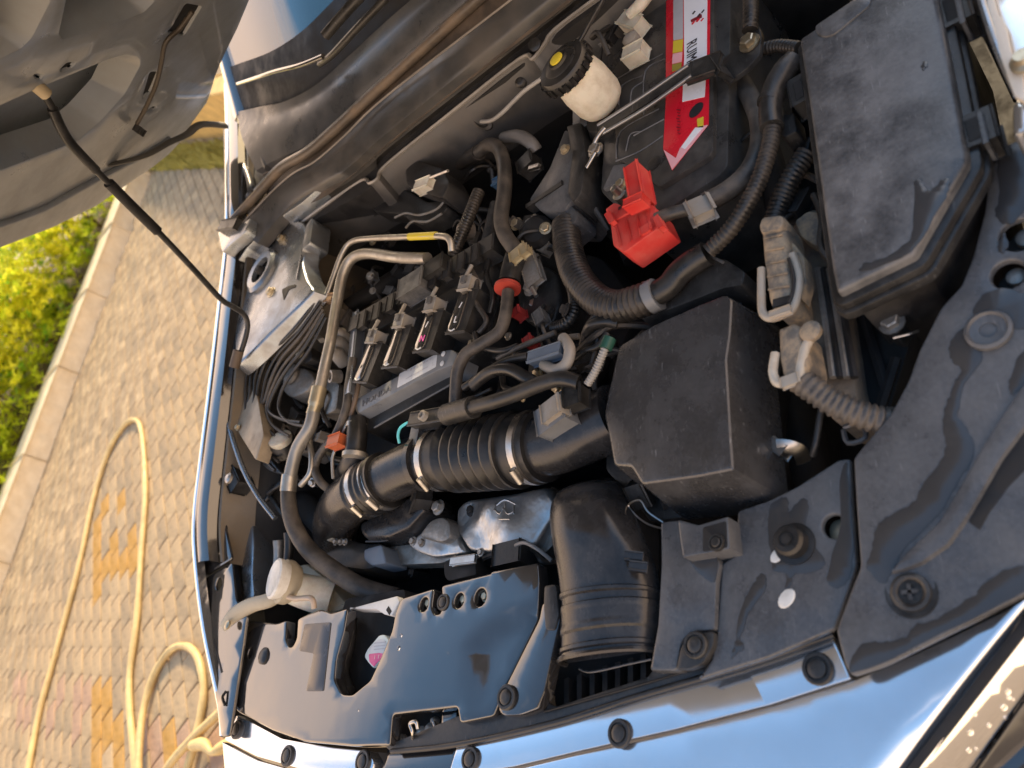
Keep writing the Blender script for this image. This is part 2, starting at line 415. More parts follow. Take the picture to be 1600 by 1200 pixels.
def text(body, c, tdir, up, size, mat, parent, name='lettering', ext=.0004, stretch=1.):
    cu = bpy.data.curves.new('t', 'FONT'); cu.body = body; cu.size = size; cu.align_x = 'CENTER'; cu.align_y = 'CENTER'; cu.extrude = ext; cu.resolution_u = 2
    to = bpy.data.objects.new('t', cu); COL.objects.link(to)
    dg = bpy.context.evaluated_depsgraph_get(); me = bpy.data.meshes.new_from_object(to.evaluated_get(dg))
    t = Vector(tdir).normalized(); n_ = t.cross(Vector(up)).normalized(); u = n_.cross(t)
    V = [Vector(c)+t*v.co.x*stretch+u*v.co.y+n_*v.co.z for v in me.vertices]; F = [tuple(p.vertices) for p in me.polygons]
    bpy.data.objects.remove(to); bpy.data.curves.remove(cu); bpy.data.meshes.remove(me)
    return mk(name, V, F, mat, parent, 30)
def merge(name, items, mat, parent=None, ang=40):
    V = []; F = []
    for v, f in items:
        b = len(V); V += [Vector(q) for q in v]; F += [tuple(i+b for i in q) for q in f]
    return mk(name, V, F, mat, parent, ang)
# ================================================================ the place: ground, paving, kerb, hedge, lawn
gm = M('sandy_bedding', (.30, .235, .165), .9, dust=((.22, .16, .10), .6, 3), bump=(40, .3))
big = mk('ground', [(-60, -60, -.012), (90, -60, -.012), (90, 120, -.012), (-60, 120, -.012)], [(0, 1, 2, 3)], gm); tag(big, kind='structure')
PAV = [M('paver_'+n, c, .85, dust=((.30, .21, .12), .5, 7), bump=(60, .5), var=.35, vs=9, spec=.15) for n, c in
       (('tan', (.40, .30, .185)), ('grey', (.33, .255, .165)), ('buff', (.44, .33, .20)), ('pink', (.40, .265, .185)), ('ochre', (.45, .255, .07)))]
paving = mk('paving', [(-9, 1.0, .005), (13, 1.0, .005), (13, 6.9, .005), (-9, 6.1, .005)], [(0, 1, 2, 3)], M('paving_joint', (.27, .20, .12), .95, bump=(60, .3))); tag(paving, kind='structure')
A_ = math.radians(41); ea = Vector((math.cos(A_), math.sin(A_), 0)); eb = Vector((-ea.y, ea.x, 0))
kerb_a, kerb_b = P(0, 930, 0), P(215, 332, 0); kd = (kerb_b-kerb_a).normalized(); kn = Vector((-kd.y, kd.x, 0))
def paver_mesh(mat, k):
    l, w_, h, c = .0965, .0465, .012, .004
    V = [(-l, -w_, -.02), (l, -w_, -.02), (l, w_, -.02), (-l, w_, -.02), (-l, -w_, h-c), (l, -w_, h-c), (l, w_, h-c), (-l, w_, h-c),
         (-l+c, -w_+c, h), (l-c, -w_+c, h), (l-c, w_-c, h), (-l+c, w_-c, h)]
    F = [(0, 1, 5, 4), (1, 2, 6, 5), (2, 3, 7, 6), (3, 0, 4, 7), (4, 5, 9, 8), (5, 6, 10, 9), (6, 7, 11, 10), (7, 4, 8, 11), (8, 9, 10, 11)]
    return V, F
cand = []
for i in range(-70, 90):
    for j in range(0, 110):
        c = ea*(i*.2+(.1 if j % 2 else 0))+eb*(j*.1)
        c = Vector((c.x, c.y, 0))
        if (c-kerb_a).dot(kn) > -.06 or c.y < 1.05: continue
        D = np.array(c)-CAM
        if D@FF < .2: continue
        X, Y = proj(c)
        if -60 < X < 420 and -60 < Y < 1260 and X < 400: cand.append((D@D, c, X, Y))
cand.sort(key=lambda t: t[0])
def paver_kind(X, Y):
    r = random.random()
    if (150 < X < 212 and 780 < Y < 945) or (140 < X < 200 and 1075 < Y < 1260): return 4 if r < .55 else (2 if r < .8 else 1)
    if (255 < X < 275 and 1120 < Y < 1180): return 4
    if 15 < X < 215 and 1050 < Y < 1150: return 3 if r < .45 else (0 if r < .75 else 1)
    if X > 215 and Y > 1120: return 3 if r < .5 else 1
    return 0 if r < .5 else (1 if r < .78 else 2)
pm = {}
for k in range(5):
    V, F = paver_mesh(None, k); me = bpy.data.meshes.new('paver'); me.from_pydata(V, [], F); finish(me, 20); me.materials.append(PAV[k]); pm[k] = me
vis = [c for c in cand if c[2] < 352]
n1 = 0; rest = []
for d2, c, X, Y in vis:
    if n1 < 300:
        o = bpy.data.objects.new('paver', pm[paver_kind(X, Y)]); COL.objects.link(o); o.parent = paving; n1 += 1
        o.location = c-ORG['paving']; o.rotation_euler = (random.uniform(-.008, .008), random.uniform(-.008, .008), A_+random.uniform(-.02, .02))
        o.location.z = -.005+random.uniform(-.002, .002)
    else: rest.append((c, paver_kind(X, Y)))
V = []; F = []; MI = []
for c, k in rest:
    pv, pf = paver_mesh(None, k); b = len(V); a = A_+random.uniform(-.012, .012); z = random.uniform(-.002, .002)
    V += [(c.x+v[0]*math.cos(a)-v[1]*math.sin(a), c.y+v[0]*math.sin(a)+v[1]*math.cos(a), v[2]+z) for v in pv]
    F += [tuple(i+b for i in f) for f in pf]; MI += [k]*len(pf)
ro = mk('far_pavers', V, F, PAV[0], paving, 20)
for k in PAV[1:]: ro.data.materials.append(k)
for p, k in zip(ro.data.polygons, MI): p.material_index = k
tag(ro, kind='stuff')

KERB = M('kerb_stone', (.72, .63, .46), .8, dust=((.60, .47, .28), .4, 5), bump=(50, .3), var=.12)
kerb = thing('kerb', kerb_a, 'long pale stone kerb between the paving and the yellow hedge', 'kerb')
h, wd = .20, .30; s = -4.4; i = 0
while s < 5.4:
    ln = .93
    a = kerb_a+kd*(s+.004); b = kerb_a+kd*(s+ln-.004); dz = random.uniform(-.006, .006); off = kn*(wd/2+random.uniform(-.006, .006))
    obox('kerb_block', a+off+Vector((0, 0, h+dz)), b+off+Vector((0, 0, h+dz)), wd, h+.06, KERB, kerb, .018)
    s += ln
soil = mk('soil_bed', [kerb_a+kd*-5+kn*.28+Vector((0, 0, .12)), kerb_a+kd*5.4+kn*.28+Vector((0, 0, .12)), kerb_a+kd*5.4+kn*4+Vector((0, 0, .14)), kerb_a+kd*-5+kn*4+Vector((0, 0, .14))], [(0, 1, 2, 3)], M('soil', (.09, .06, .035), .95, bump=(30, .6))); tag(soil, kind='structure')
# hedge shrubs
LEAF = [M('leaf_'+n, c, .42, var=.3, vs=6, spec=.4) for n, c in (('gold', (.90, .88, .08)), ('lime', (.66, .76, .05)), ('green', (.24, .44, .03)), ('deep', (.08, .2, .015)))]
for m_ in LEAF:
    t_ = m_.node_tree; b_ = t_.nodes['Principled BSDF']; tr = t_.nodes.new('ShaderNodeBsdfTranslucent'); mxs = t_.nodes.new('ShaderNodeMixShader')
    mxs.inputs[0].default_value = .55; src = b_.inputs['Base Color'].links[0].from_socket; t_.links.new(src, tr.inputs['Color'])
    t_.links.new(b_.outputs[0], mxs.inputs[1]); t_.links.new(tr.outputs[0], mxs.inputs[2]); t_.links.new(mxs.outputs[0], t_.nodes['Material Output'].inputs['Surface'])
def leaf(V, F, MI, p, d, up, L_, W_, k):
    d = d.normalized(); s = d.cross(up)
    if s.length < 1e-4: s = d.orthogonal()
    s.normalize(); n_ = s.cross(d); b = len(V)
    V += [p, p+d*L_*.45+s*W_*.5+n_*W_*.12, p+d*L_*.5-n_*W_*.05, p+d*L_*.45-s*W_*.5+n_*W_*.12, p+d*L_-n_*L_*.10]
    F += [(b, b+1, b+2), (b, b+2, b+3), (b+1, b+4, b+2), (b+2, b+4, b+3)]; MI += [k]*4
sh = [(.1, .72, .86), (1.0, .72, .80), (1.9, .72, .88), (2.8, .72, .84), (3.7, .72, .80), (4.55, .8, .74), (1.0, 1.7, .9), (2.2, 1.75, .95), (3.5, 1.75, .92)]
words = ['golden shrub lowest in the picture along the kerb', 'golden shrub second from the bottom of the kerb hedge', 'golden shrub third from the bottom of the kerb hedge', 'golden shrub fourth from the bottom of the kerb hedge',
         'golden shrub at the kerb just below the raised hood edge', 'golden shrub at the kerb end mostly hidden by the raised hood', 'back row shrub lowest in the picture behind the hedge', 'back row shrub in the middle behind the hedge', 'back row shrub nearest the raised hood']
for (s, q, hh), lab in zip(sh, words):
    base = kerb_a+kd*s+kn*q; base.z = .12
    t = thing('golden_shrub', base, lab, 'shrub', 'shrubs of the hedge behind the kerb')
    V = []; F = []; MI = []
    for _ in range(620):
        a = random.uniform(0, 6.283); rr_ = .64*math.sqrt(random.random()); zt = hh*(1-.30*(rr_/.68)**2)*(1-.95*random.random()**1.6)
        p = base+kd*(rr_*math.cos(a)*1.0)+kn*(rr_*math.sin(a)*.75); p.z = .12+zt
        top = zt/hh; k0 = random.random()
        for q_ in range(7):
            an = q_*2.4+a; el = random.uniform(-.1, .9)
            d = Vector((math.cos(an)*math.cos(el), math.sin(an)*math.cos(el), math.sin(el)))
            k = 0 if (top > .3 and k0 < .7) else (1 if k0 < .82 else (2 if k0 < .93 else 3))
            leaf(V, F, MI, p+Vector((0, 0, random.uniform(-.03, .03))), d, Vector((0, 0, 1)), random.uniform(.07, .115), random.uniform(.026, .042), k)
    lo = mk('leaves', V, F, LEAF[0], t, 20)
    for m_ in LEAF[1:]: lo.data.materials.append(m_)
    for p_, k in zip(lo.data.polygons, MI): p_.material_index = k
    tag(lo, kind='stuff')
    for _ in range(5):
        a = random.uniform(0, 6.283); e = base+Vector((math.cos(a)*.3, math.sin(a)*.3, hh*.75))
        tube('stem', [base, base.lerp(e, .5)+Vector((0, 0, .08)), e], lambda u: .009*(1-.6*u), M('twig', (.12, .08, .045), .8), t, 6, 4)
# beyond the kerb end: pale lane, lawn, low wall
lane = mk('lane', [(5.2, 2.2, -.004), (40, -1, -.004), (40, 60, -.004), (5.3, 60, -.004)], [(0, 1, 2, 3)], M('pale_lane', (.50, .40, .27), .9, bump=(30, .2), vs=2)); tag(lane, kind='structure')
g0, g1, g2, g3 = P(262, 266, .005), P(350, 262, .005), P(350, 228, .005), P(262, 233, .005)
lawn = mk('lawn', [g0+(g0-g1)*.6, g1+(g1-g0)*1.2, g2+(g2-g3)*1.2, g3+(g3-g2)*.6], [(0, 1, 2, 3)], M('lawn_green', (.32, .29, .09), .9, dust=((.38, .32, .06), .6, 4), bump=(80, .6))); tag(lawn, kind='structure')
V = []; F = []
for _ in range(5000):
    u, v = random.random(), random.random(); q = [Vector(x.co)+lawn.location for x in lawn.data.vertices]
    p = (q[0].lerp(q[1], u)).lerp(q[3].lerp(q[2], u), v); b = len(V); a = random.uniform(0, 6.28); d = Vector((math.cos(a), math.sin(a), 0))*.02
    V += [p-d, p+d, p+Vector((random.uniform(-.04, .04), random.uniform(-.04, .04), random.uniform(.05, .12)))]; F.append((b, b+1, b+2))
gr = mk('grass', V, F, M('grass_blade', (.33, .31, .08), .7)); tag(gr, 'short yellow green grass on the strip beyond the lane', 'grass', kind='stuff')
w0, w1 = P(255, 227, 0), P(350, 224, 0); wdir = (w1-w0).normalized()
wall = thing('boundary_wall', w0, 'low ochre wall behind the lawn strip under the hood hinge', 'wall')
for i in range(-2, 9):
    a = w0+wdir*(i*1.5); obox('wall_panel', a+Vector((0, 0, .5))+Vector((0.5, .5, 0)), a+wdir*1.49+Vector((.5, .5, .5)), .18, .52, M('ochre_render', (.58, .40, .14), .85, bump=(40, .2)), wall, .01)
# garden hose
hz = .03
hose = tube('garden_hose', [(38, 1240, hz), (60, 1120, hz), (87, 1020, hz), (122, 890, hz), (146, 780, hz), (170, 705, hz), (195, 664, hz), (214, 658, hz), (223, 690, hz), (227, 770, hz), (221, 860, hz), (216, 940, hz), (212, 985, hz),
    (203, 1050, hz), (203, 1110, hz), (210, 1180, hz), (212, 1235, hz), (216, 1230, hz+.03), (217, 1180, hz+.03), (224, 1110, hz+.01), (243, 1050, hz), (268, 1015, hz), (292, 1010, hz), (310, 1030, hz), (318, 1075, hz), (313, 1120, hz), (300, 1175, hz+.01), (280, 1240, hz)],
    lambda u: .0165*(1+.06*math.sin(u*140)+.05*math.sin(u*61)), HOSEY, None, 10, 8); tag(hose, 'yellow garden hose looping twice across the brick paving', 'hose')
hose2 = tube('garden_hose', [(240, 1240, hz+.035), (265, 1195, hz+.035), (300, 1155, hz+.04), (345, 1112, hz+.03), (390, 1070, hz+.02)], .0175, HOSEY, None, 10, 7); tag(hose2, 'yellow hose end running under the front corner of the car', 'hose')
hose3 = tube('hose_nozzle', [(300, 1165, hz+.04), (318, 1163, hz+.05), (330, 1175, hz+.05), (340, 1172, hz+.04), (362, 1160, hz)], lambda u: .018+.006*math.sin(u*9), HOSEY, None, 10, 6); tag(hose3, 'short cream hose fitting lying beside the car bumper corner', 'hose fitting')

# ================================================================ the car
car = thing('car', (0.5, 0, 0), 'silver car seen into its open engine bay from the front corner', 'car')
# far fender
ST = [(350, 130, 1.085), (352, 190, 1.065), (352, 250, 1.05), (352, 320, 1.03), (350, 380, 1.0), (340, 470, .98), (325, 600, .955), (310, 720, .925), (300, 810, .895), (302, 880, .87), (315, 985, .83), (339, 1102, .79), (343, 1150, .775)]
fl = spath(ST, 5); fl = [Vector(p) for p in fl]
def frow(dy, dz, dx=0): return [p+Vector((dx, dy, dz)) for p in fl]
strip('fender', [frow(.09, -.42), frow(.075, -.2), frow(.05, -.07), frow(.018, -.012), frow(.004, -.001), frow(-.004, .001), frow(-.012, -.001), frow(-.014, -.02)], PAINT, car)
fln = [p for p in fl if p.x > .30]
strip('fender_ledge', [[p+Vector((0, -.013, -.004)) for p in fln], [p+Vector((0, -.03, -.001)) for p in fln], [p+Vector((0, -.058, -.008)) for p in fln], [p+Vector((0, -.064, -.03)) for p in fln]], GLOSS, car)
strip('inner_apron', [[p+Vector((0, -.072, -.028)) for p in fln], [p+Vector((0, -.078, -.03)) for p in fln], [p+Vector((0, -.085, -.06)) for p in fln], [p+Vector((0, -.105, -.10)) for p in fln]], APRON, car)
strip('inner_wall', [[p+Vector((0, -.103, -.10)) for p in fl], [p+Vector((0, -.13, -.14)) for p in fl], [p+Vector((0, -.15, -.22)) for p in fl], [p+Vector((0, -.16, -.5)) for p in fl]], DEEP, car)  # shade of the deep gap put into the wall's colour
# strut tower
stz = .945
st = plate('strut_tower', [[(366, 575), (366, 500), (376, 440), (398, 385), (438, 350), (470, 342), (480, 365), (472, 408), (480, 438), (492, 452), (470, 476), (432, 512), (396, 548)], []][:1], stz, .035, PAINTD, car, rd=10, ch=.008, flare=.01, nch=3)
plate('strut_housing', [(372, 575), (376, 470), (400, 395), (440, 358), (468, 350), (472, 368), (466, 408), (474, 440), (484, 454), (464, 476), (428, 510), (394, 548)], stz-.034, .2, APRON, car, rd=10, ch=0, flare=.02)
c = P(412, 425, stz)
lathe('strut_ring', c, [(.062, .0), (.062, .008), (.052, .014), (.036, .012), (.032, -.03)], PAINTD, st, seg=28)
lathe('strut_nut', c+Vector((0, 0, -.005)), [(.028, .0), (.028, .004), (.012, .006), (.011, .02), (.008, .024)], DEEP, st)
for X, Y in ((376, 447), (424, 457), (441, 374)): hexbolt(P(X, Y, stz), .010, ZINC, st)
plate('slot_plate', [(440, 452), (452, 446), (463, 444), (462, 449), (452, 452), (443, 470)], stz+.001, .002, DEEP, st, rd=3, ch=.0005)
# brackets where fender meets cowl
obox('hood_bumper_stop', P(343, 352, 1.03), P(366, 348, 1.03), .03, .03, RUB, car)
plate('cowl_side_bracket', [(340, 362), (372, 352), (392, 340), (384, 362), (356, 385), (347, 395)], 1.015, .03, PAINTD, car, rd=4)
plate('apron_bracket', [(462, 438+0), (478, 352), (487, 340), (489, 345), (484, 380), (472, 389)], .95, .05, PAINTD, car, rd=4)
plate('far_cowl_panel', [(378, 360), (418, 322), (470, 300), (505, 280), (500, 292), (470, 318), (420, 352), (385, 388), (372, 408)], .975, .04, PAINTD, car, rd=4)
# cowl, from the windscreen down to the firewall
DZ = -.03
def prow(pts, z): return [P(X, Y, z+DZ) for X, Y in pts]
rA = [(374, 200), (398, 193), (450, 177), (500, 150), (550, 107), (610, 52), (670, 0), (780, -100), (900, -210), (1040, -330)]
rA0 = [(368, 175), (392, 170), (440, 160), (490, 135), (540, 92), (598, 38), (655, -12), (765, -112), (885, -222), (1025, -340)]
rB = [(400, 266), (430, 250), (480, 226), (525, 188), (575, 141), (640, 82), (736, -2), (845, -97), (960, -200), (1100, -320)]
def sp(pts, z, n=5): return [Vector(q) for q in cspline([tuple(P(X, Y, z+DZ)) for X, Y in pts], n, False)]
def mirror_on(rows):
    last = min(r[-1].y for r in rows); idx = [i for i in range(len(rows[0])) if all(r[i].y > -last+.03 for r in rows)][::-1]
    return [r+[Vector((r[i].x, -r[i].y, r[i].z)) for i in idx] for r in rows]
a0, a1, b1 = mirror_on([sp(rA0, 1.10), sp(rA, 1.085), sp(rB, 1.05)])
strip('cowl_cover', [[p+Vector((.01, 0, -.02)) for p in a0], a0, [p.lerp(q, .5)+Vector((0, 0, -.004)) for p, q in zip(a0, a1)], a1, [p.lerp(q, .3)+Vector((0, 0, .006)) for p, q in zip(a1, b1)], [p.lerp(q, .7)+Vector((0, 0, .006)) for p, q in zip(a1, b1)], b1, [p+Vector((0, 0, -.02)) for p in b1]], COWLM, car)
strip('seal_channel', [[p+Vector((0, 0, -.018)) for p in b1], [p+Vector((-.012, 0, -.026)) for p in b1], [p+Vector((-.06, .0, -.05)) for p in b1], [p+Vector((-.14, -.02, -.06)) for p in b1]], TANSEAL, car)
seal = [(354, 356), (402, 304), (440, 264), (482, 239), (526, 201), (577, 153), (641, 95), (746, 0), (860, -100), (1100, -310)]
tube('hood_seal', [(X, Y, 1.045+DZ) for X, Y in seal], .011, TANSEAL, car, 10, 7, sq=1.3)
tube('seal_lip', [(X-5, Y-7, 1.05+DZ) for X, Y in seal[1:]], .0028, STEEL, car, 6, 6)
rC = [(372, 356), (418, 306), (456, 272), (492, 252), (537, 213), (600, 153), (795, 2), (905, -83), (1150, -280)]
rD = [(402, 380), (452, 322), (498, 292), (530, 273), (566, 243), (600, 212), (862, 0), (962, -80), (1200, -270)]
rE = [(412, 384), (462, 332), (508, 302), (545, 280), (576, 256), (606, 224), (884, 2), (980, -75), (1215, -262)]
c1, d1, e1 = mirror_on([sp(rC, 1.035), sp(rD, 1.01), sp(rE, .985)])
strip('bulkhead_cover', [[p+Vector((0, 0, -.015)) for p in c1], c1, [p.lerp(q, .08)+Vector((0, 0, .004)) for p, q in zip(c1, d1)], [p.lerp(q, .92)+Vector((0, 0, .004)) for p, q in zip(c1, d1)], d1, [p+Vector((.004, 0, -.03)) for p in d1]], BULK, car)
tube('cover_edge_bead', [(X, Y, 1.041+DZ) for X, Y in rC], .0022, M('bead_grey', (.22, .2, .18), .4), car, 6, 6)
strip('bulkhead_groove', [[p+Vector((.004, 0, -.03)) for p in d1], [p+Vector((0, 0, -.018)) for p in e1], [p+Vector((-.03, 0, -.03)) for p in e1], [p+Vector((-.03, 0, -.1)) for p in e1]], DEEP, car)
FL = [(440, 372), (475, 345), (520, 312), (567, 281), (577, 286), (590, 279), (603, 258), (700, 180), (812, 92), (832, 92), (850, 70), (866, 47), (927, 0), (1010, -62), (1200, -210)]
f1 = [P(X, Y, .965+DZ) for X, Y in FL]; f1 = mirror_on([[Vector(q) for q in cspline([tuple(p) for p in f1], 3, False)]])[0]
tube('firewall_flange', f1, .0042, M('flange_grey', (.30, .28, .25), .42, .4), car, 6, 2)
strip('firewall', [f1, [p+Vector((-.004, 0, -.012)) for p in f1], [p+Vector((-.03, 0, -.075)) for p in f1], [p+Vector((-.015, 0, -.15)) for p in f1]], BULK, car)
strip('lower_firewall', [[p+Vector((-.018, 0, -.14)) for p in f1], [p+Vector((.0, 0, -.3)) for p in f1], [p+Vector((.0, 0, -.6)) for p in f1]], DEEP, car)
g = PS(754, 189, .90); lathe('firewall_grommet', P(754, 189, .885), [(.026, 0), (.026, .006), (.019, .009), (.012, .004)], RUB, car, axis=(-.7, -.2, .75), sx=.6)
tube('grommet_cable', [(752, 190, .895), (768, 188, .897), (785, 176, .905), (803, 158, .912), (822, 140, .918), (848, 122, .92)], .0042, M('cable_grey', (.30, .29, .27), .4), car, 8)
lathe('firewall_plug', P(815, 128, .90), [(.012, 0), (.012, .004), (.008, .008), (.004, .009)], RUB, car, axis=(-.7, -.2, .75))
lathe('firewall_plug', P(836, 70, .955), [(.012, 0), (.012, .003), (.008, .005), (.004, .006)], RUB, car, axis=(-.5, -.2, .8))
lathe('firewall_plug', P(540, 324, .90), [(.012, 0), (.012, .004), (.008, .008), (.004, .009)], RUB, car, axis=(-.7, -.2, .75))
# windscreen and wiper
wb = [p+Vector((.012, 0, -.012)) for p in a0]
glass = M('windscreen_glass', (.02, .07, .11), .02, var=.05, rv=.01, spec=1.)  # teal of the reflected sky put into the base colour
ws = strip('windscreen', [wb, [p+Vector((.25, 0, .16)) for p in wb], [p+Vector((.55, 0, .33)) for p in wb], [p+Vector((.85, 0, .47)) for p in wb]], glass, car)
pa = wb[2]
strip('windscreen_pillar', [[pa+Vector((0, -.02, .0)), pa+Vector((.4, -.03, .25)), pa+Vector((.85, -.06, .49))], [pa+Vector((-.01, .02, .01)), pa+Vector((.39, .01, .26)), pa+Vector((.85, -.02, .51))], [pa+Vector((0, .06, .0)), pa+Vector((.4, .05, .24)), pa+Vector((.85, .02, .49))], [pa+Vector((0, .09, -.05)), pa+Vector((.4, .1, .18)), pa+Vector((.85, .05, .43))]], GLOSS, car)
tube('wiper_blade', [(372, 131, 1.115), (400, 122, 1.125), (430, 112, 1.13), (470, 102, 1.13), (505, 88, 1.125)], .006, GLOSS, car, 8)
tube('wiper_arm', [(500, 100, 1.10), (520, 85, 1.125), (560, 42, 1.14), (620, -20, 1.15)], .0075, BLACK, car, 8)
tube('wiper_blade', [(508, 56, 1.17), (530, 30, 1.17), (565, -8, 1.17), (600, -45, 1.17)], .011, BLACK, car, 8)
fr0 = [p+Vector((0, 0, .004)) for p in wb]
strip('windscreen_frit', [fr0, [p+Vector((.05, 0, .032+.002)) for p in fr0], [p+Vector((.115, 0, .0736+.002)) for p in fr0]], DEEP, ws)
plate('hinge_pocket', [(348, 190), (380, 208), (408, 240), (432, 256), (402, 300), (360, 348), (350, 345), (350, 260)], 1.0, .02, BLACK, car, rd=5, ch=.003)
tube('pocket_fold', [(362, 200, 1.03), (375, 240, 1.02), (392, 290, 1.01), (388, 310, 1.0)], .010, COWLM, car, 8)
tube('pocket_fold', [(395, 214, 1.03), (412, 245, 1.02), (420, 262, 1.01)], .012, COWLM, car, 8)
# hood
def zh(x, y): return 1.17+.345*(1.58-x)+(.03+.13*max(0., 1.58-x))*(1-(y/.78)**2)+.5*max(0., .78-x)**2  # last term bends the unseen front upwards, shaped to open sky for reflections
hpx = [(398, -12), (376, 40), (354, 84), (340, 116), (333, 140), (326, 158), (304, 188), (283, 222), (262, 244), (235, 266), (200, 290), (150, 325), (80, 360), (0, 391)]
hl = [tuple(PS(X, Y, zh))[:2] for X, Y in hpx]
hl += [(.50, hl[-1][1]-.03), (.33, .60), (.27, .3), (.25, 0), (.27, -.3), (.33, -.62), (.6, -.74), (1.2, -.78), (1.5, -.78), (1.6, -.5), (1.62, 0)]  # unseen front edge cut short to let more sky into reflections
hole_px = [[(-20, -20), (84, -20), (78, 5), (50, 60), (34, 76), (-20, 102)], [(110, -20), (252, -20), (241, 4), (225, 20), (195, 32), (100, 62), (94, 54)],
           [(-20, 176), (60, 139), (165, 96), (196, 86), (217, 90), (220, 102), (195, 148), (155, 192), (122, 220), (-20, 274)]]
slots = [[(270, 42), (291, 6), (316, 11), (288, 57), (262, 50)], [(235, 113), (250, 113), (236, 145), (223, 155)], [(95, 109), (105, 99), (121, 98), (113, 107), (97, 113)], [(228, 176), (236, 168), (246, 167), (240, 173)], [(54, 117), (69, 117), (65, 125), (55, 122)]]
hw = [[tuple(PS(X, Y, zh))[:2] for X, Y in cround(h_, 6, 3)] for h_ in hole_px]
sw = [[tuple(PS(X, Y, zh))[:2] for X, Y in cround(h_, 3, 2)] for h_ in slots]
hood = plate_w('hood', [hl], lambda x, y: zh(x, y)+.078, .01, HOODM, car, ch=0, grid=.07, up=True)
fr_ = plate_w('hood_inner_frame', [inset(hl, .006) if area2(hl) > 0 else inset(hl[::-1], .006)]+hw+sw, zh, .055, HOODM, hood, ch=.004, nch=2, grid=.05, up=True, flare=.017, ang=25)
for h_ in sw[:3]: plate_w('frame_hole_shade', [h_], lambda x, y: zh(x, y)+.006, .004, DEEP, hood, ch=0, up=True)  # dark sheets fill the slots, their shade put into the colour
# raised bead round the corner recess and the folded hem
def hp(X, Y, d=0): v = PS(X, Y, zh); v.z -= d; return v
tube('hem_fold', [hp(-10, 352, .004), hp(60, 327, .004), hp(110, 300, .004), hp(180, 262, .004), hp(225, 240, .004), hp(262, 216, .004)], .008, HOODM, hood, 8, 5)
tube('washer_tube', [hp(291, 11, .012), hp(270, 36, .014), hp(246, 58, .016), hp(238, 90, .018), hp(230, 125, .018), hp(215, 160, .018), hp(203, 186, .016)], .0045, M('brown_tube', (.06, .048, .036), .5), hood, 8, 6)
obox('tube_clip', hp(198, 191, .018), hp(206, 197, .018), .010, .010, DEEP, hood)
tube('hinge_arm', [PY(352, 196, .74), PY(322, 194, .74), PY(306, 198, .74), PY(292, 210, .74), PY(262, 224, .735), PY(225, 244, .73), PY(168, 258, .72)], lambda u: .016-.008*u, M('hinge_grey', (.16, .15, .13), .5, .5), hood, 8, 5, sq=.45)
# prop rod
pt = PS(60, 138, zh); pb = P(370, 572, .955)
def lerpray(X, Y, t):   # on the way from the hood to the apron
    v = Vector(ray(X, Y)).normalized(); d = (pt-Vector(CAM)).length*(1-t)+(pb-Vector(CAM)).length*t
    return Vector(CAM)+v*d
rod = thing('hood_prop_rod', pb, 'thin black rod propping up the hood, with foam sleeve', 'prop rod')
RODP = [(62, 138, 0), (80, 165, .06), (95, 200, .13), (112, 226, .19), (150, 266, .3), (200, 316, .42), (247, 362, .54), (300, 418, .68), (344, 466, .82), (362, 478, .87), (380, 490, .92), (387, 506, .95), (383, 530, .97), (371, 566, 1)]
tube('rod', [lerpray(*q) for q in RODP], .0062, BLACK, rod, 8, 5)
tube('foam_sleeve', [lerpray(170, 286, .345), lerpray(208, 324, .44), lerpray(246, 361, .535)], .0105, MATTE, rod, 10, 4)
tube('upper_sleeve', [lerpray(82, 170, .065), lerpray(97, 203, .135), lerpray(114, 228, .195), lerpray(150, 266, .3)], .0085, BLACK, rod, 10, 4)
tube('rod_socket', [lerpray(40, 124, -.01), lerpray(54, 132, 0), lerpray(72, 147, .035)], .011, M('tan_clip', (.45, .37, .24), .5), rod, 10, 3)
tube('rod_pivot', [lerpray(373, 548, .985), lerpray(366, 574, 1)], .012, M('brown_rubber', (.10, .075, .055), .6), rod, 10, 2)
# near fender and its inner edge
nf = plate('near_fender', [(1528, -60), (1545, 25), (1556, 60), (1575, 105), (1592, 146), (1604, 190), (1700, 190), (1760, -60)], .945, .12, PAINT, car, rd=5, ch=.006, nch=3)
plate_w('near_fender_top', [[(.68, -.93), (.72, -.885), (1.25, -.84), (1.6, -.80), (1.6, -.97), (.70, -.97)]], lambda x, y: .95+.10*max(0., x-.7), .25, PAINT, car, ch=.008, nch=3, grid=.08)
tube('fender_hem', [(1524, -40, .95), (1541, 22, .95), (1563, 85, .948), (1591, 148, .945)], .004, PAINTD, nf, 8)
plate('fender_shim', [(1536, -60), (1560, 20), (1572, 40), (1580, 80), (1596, 100), (1604, 160), (1585, 150), (1560, 80), (1545, 40)], .952, .006, M('dusty_primer', (.55, .50, .42), .6), nf, rd=5, ch=.001)
lathe('fender_bolt', P(1602, 98, .955), [(.012, 0), (.012, .004), (.008, .006), (.007, .012)], ZINC, nf)
plate('headlamp_bracket', [(1590, 152), (1640, 150), (1640, 215), (1600, 208), (1582, 212), (1580, 165)], .925, .05, PAINT, car, rd=7, ch=.005)
# bay floor and walls, near black: shade of the deep bay put into the colour
mk('bay_floor', [(-.05, -1.0, .42), (1.6, -1.0, .42), (1.6, .85, .42), (-.05, .85, .42)], [(0, 1, 2, 3)], DEEP, car)
mk('bay_side_wall', [(.0, -.93, .42), (1.6, -.90, .42), (1.6, -.90, .98), (.7, -.93, .93), (.45, -.93, .9), (.0, -.9, .72)], [(0, 1, 2, 3, 4, 5)], DEEP, car)
mk('bay_front_wall', [(.075, -.9, .42), (.03, 0, .42), (.05, .62, .42), (.05, .62, .74), (.03, 0, .74), (.075, -.9, .72)], [(0, 1, 4, 5), (1, 2, 3, 4)], DEEP, car)
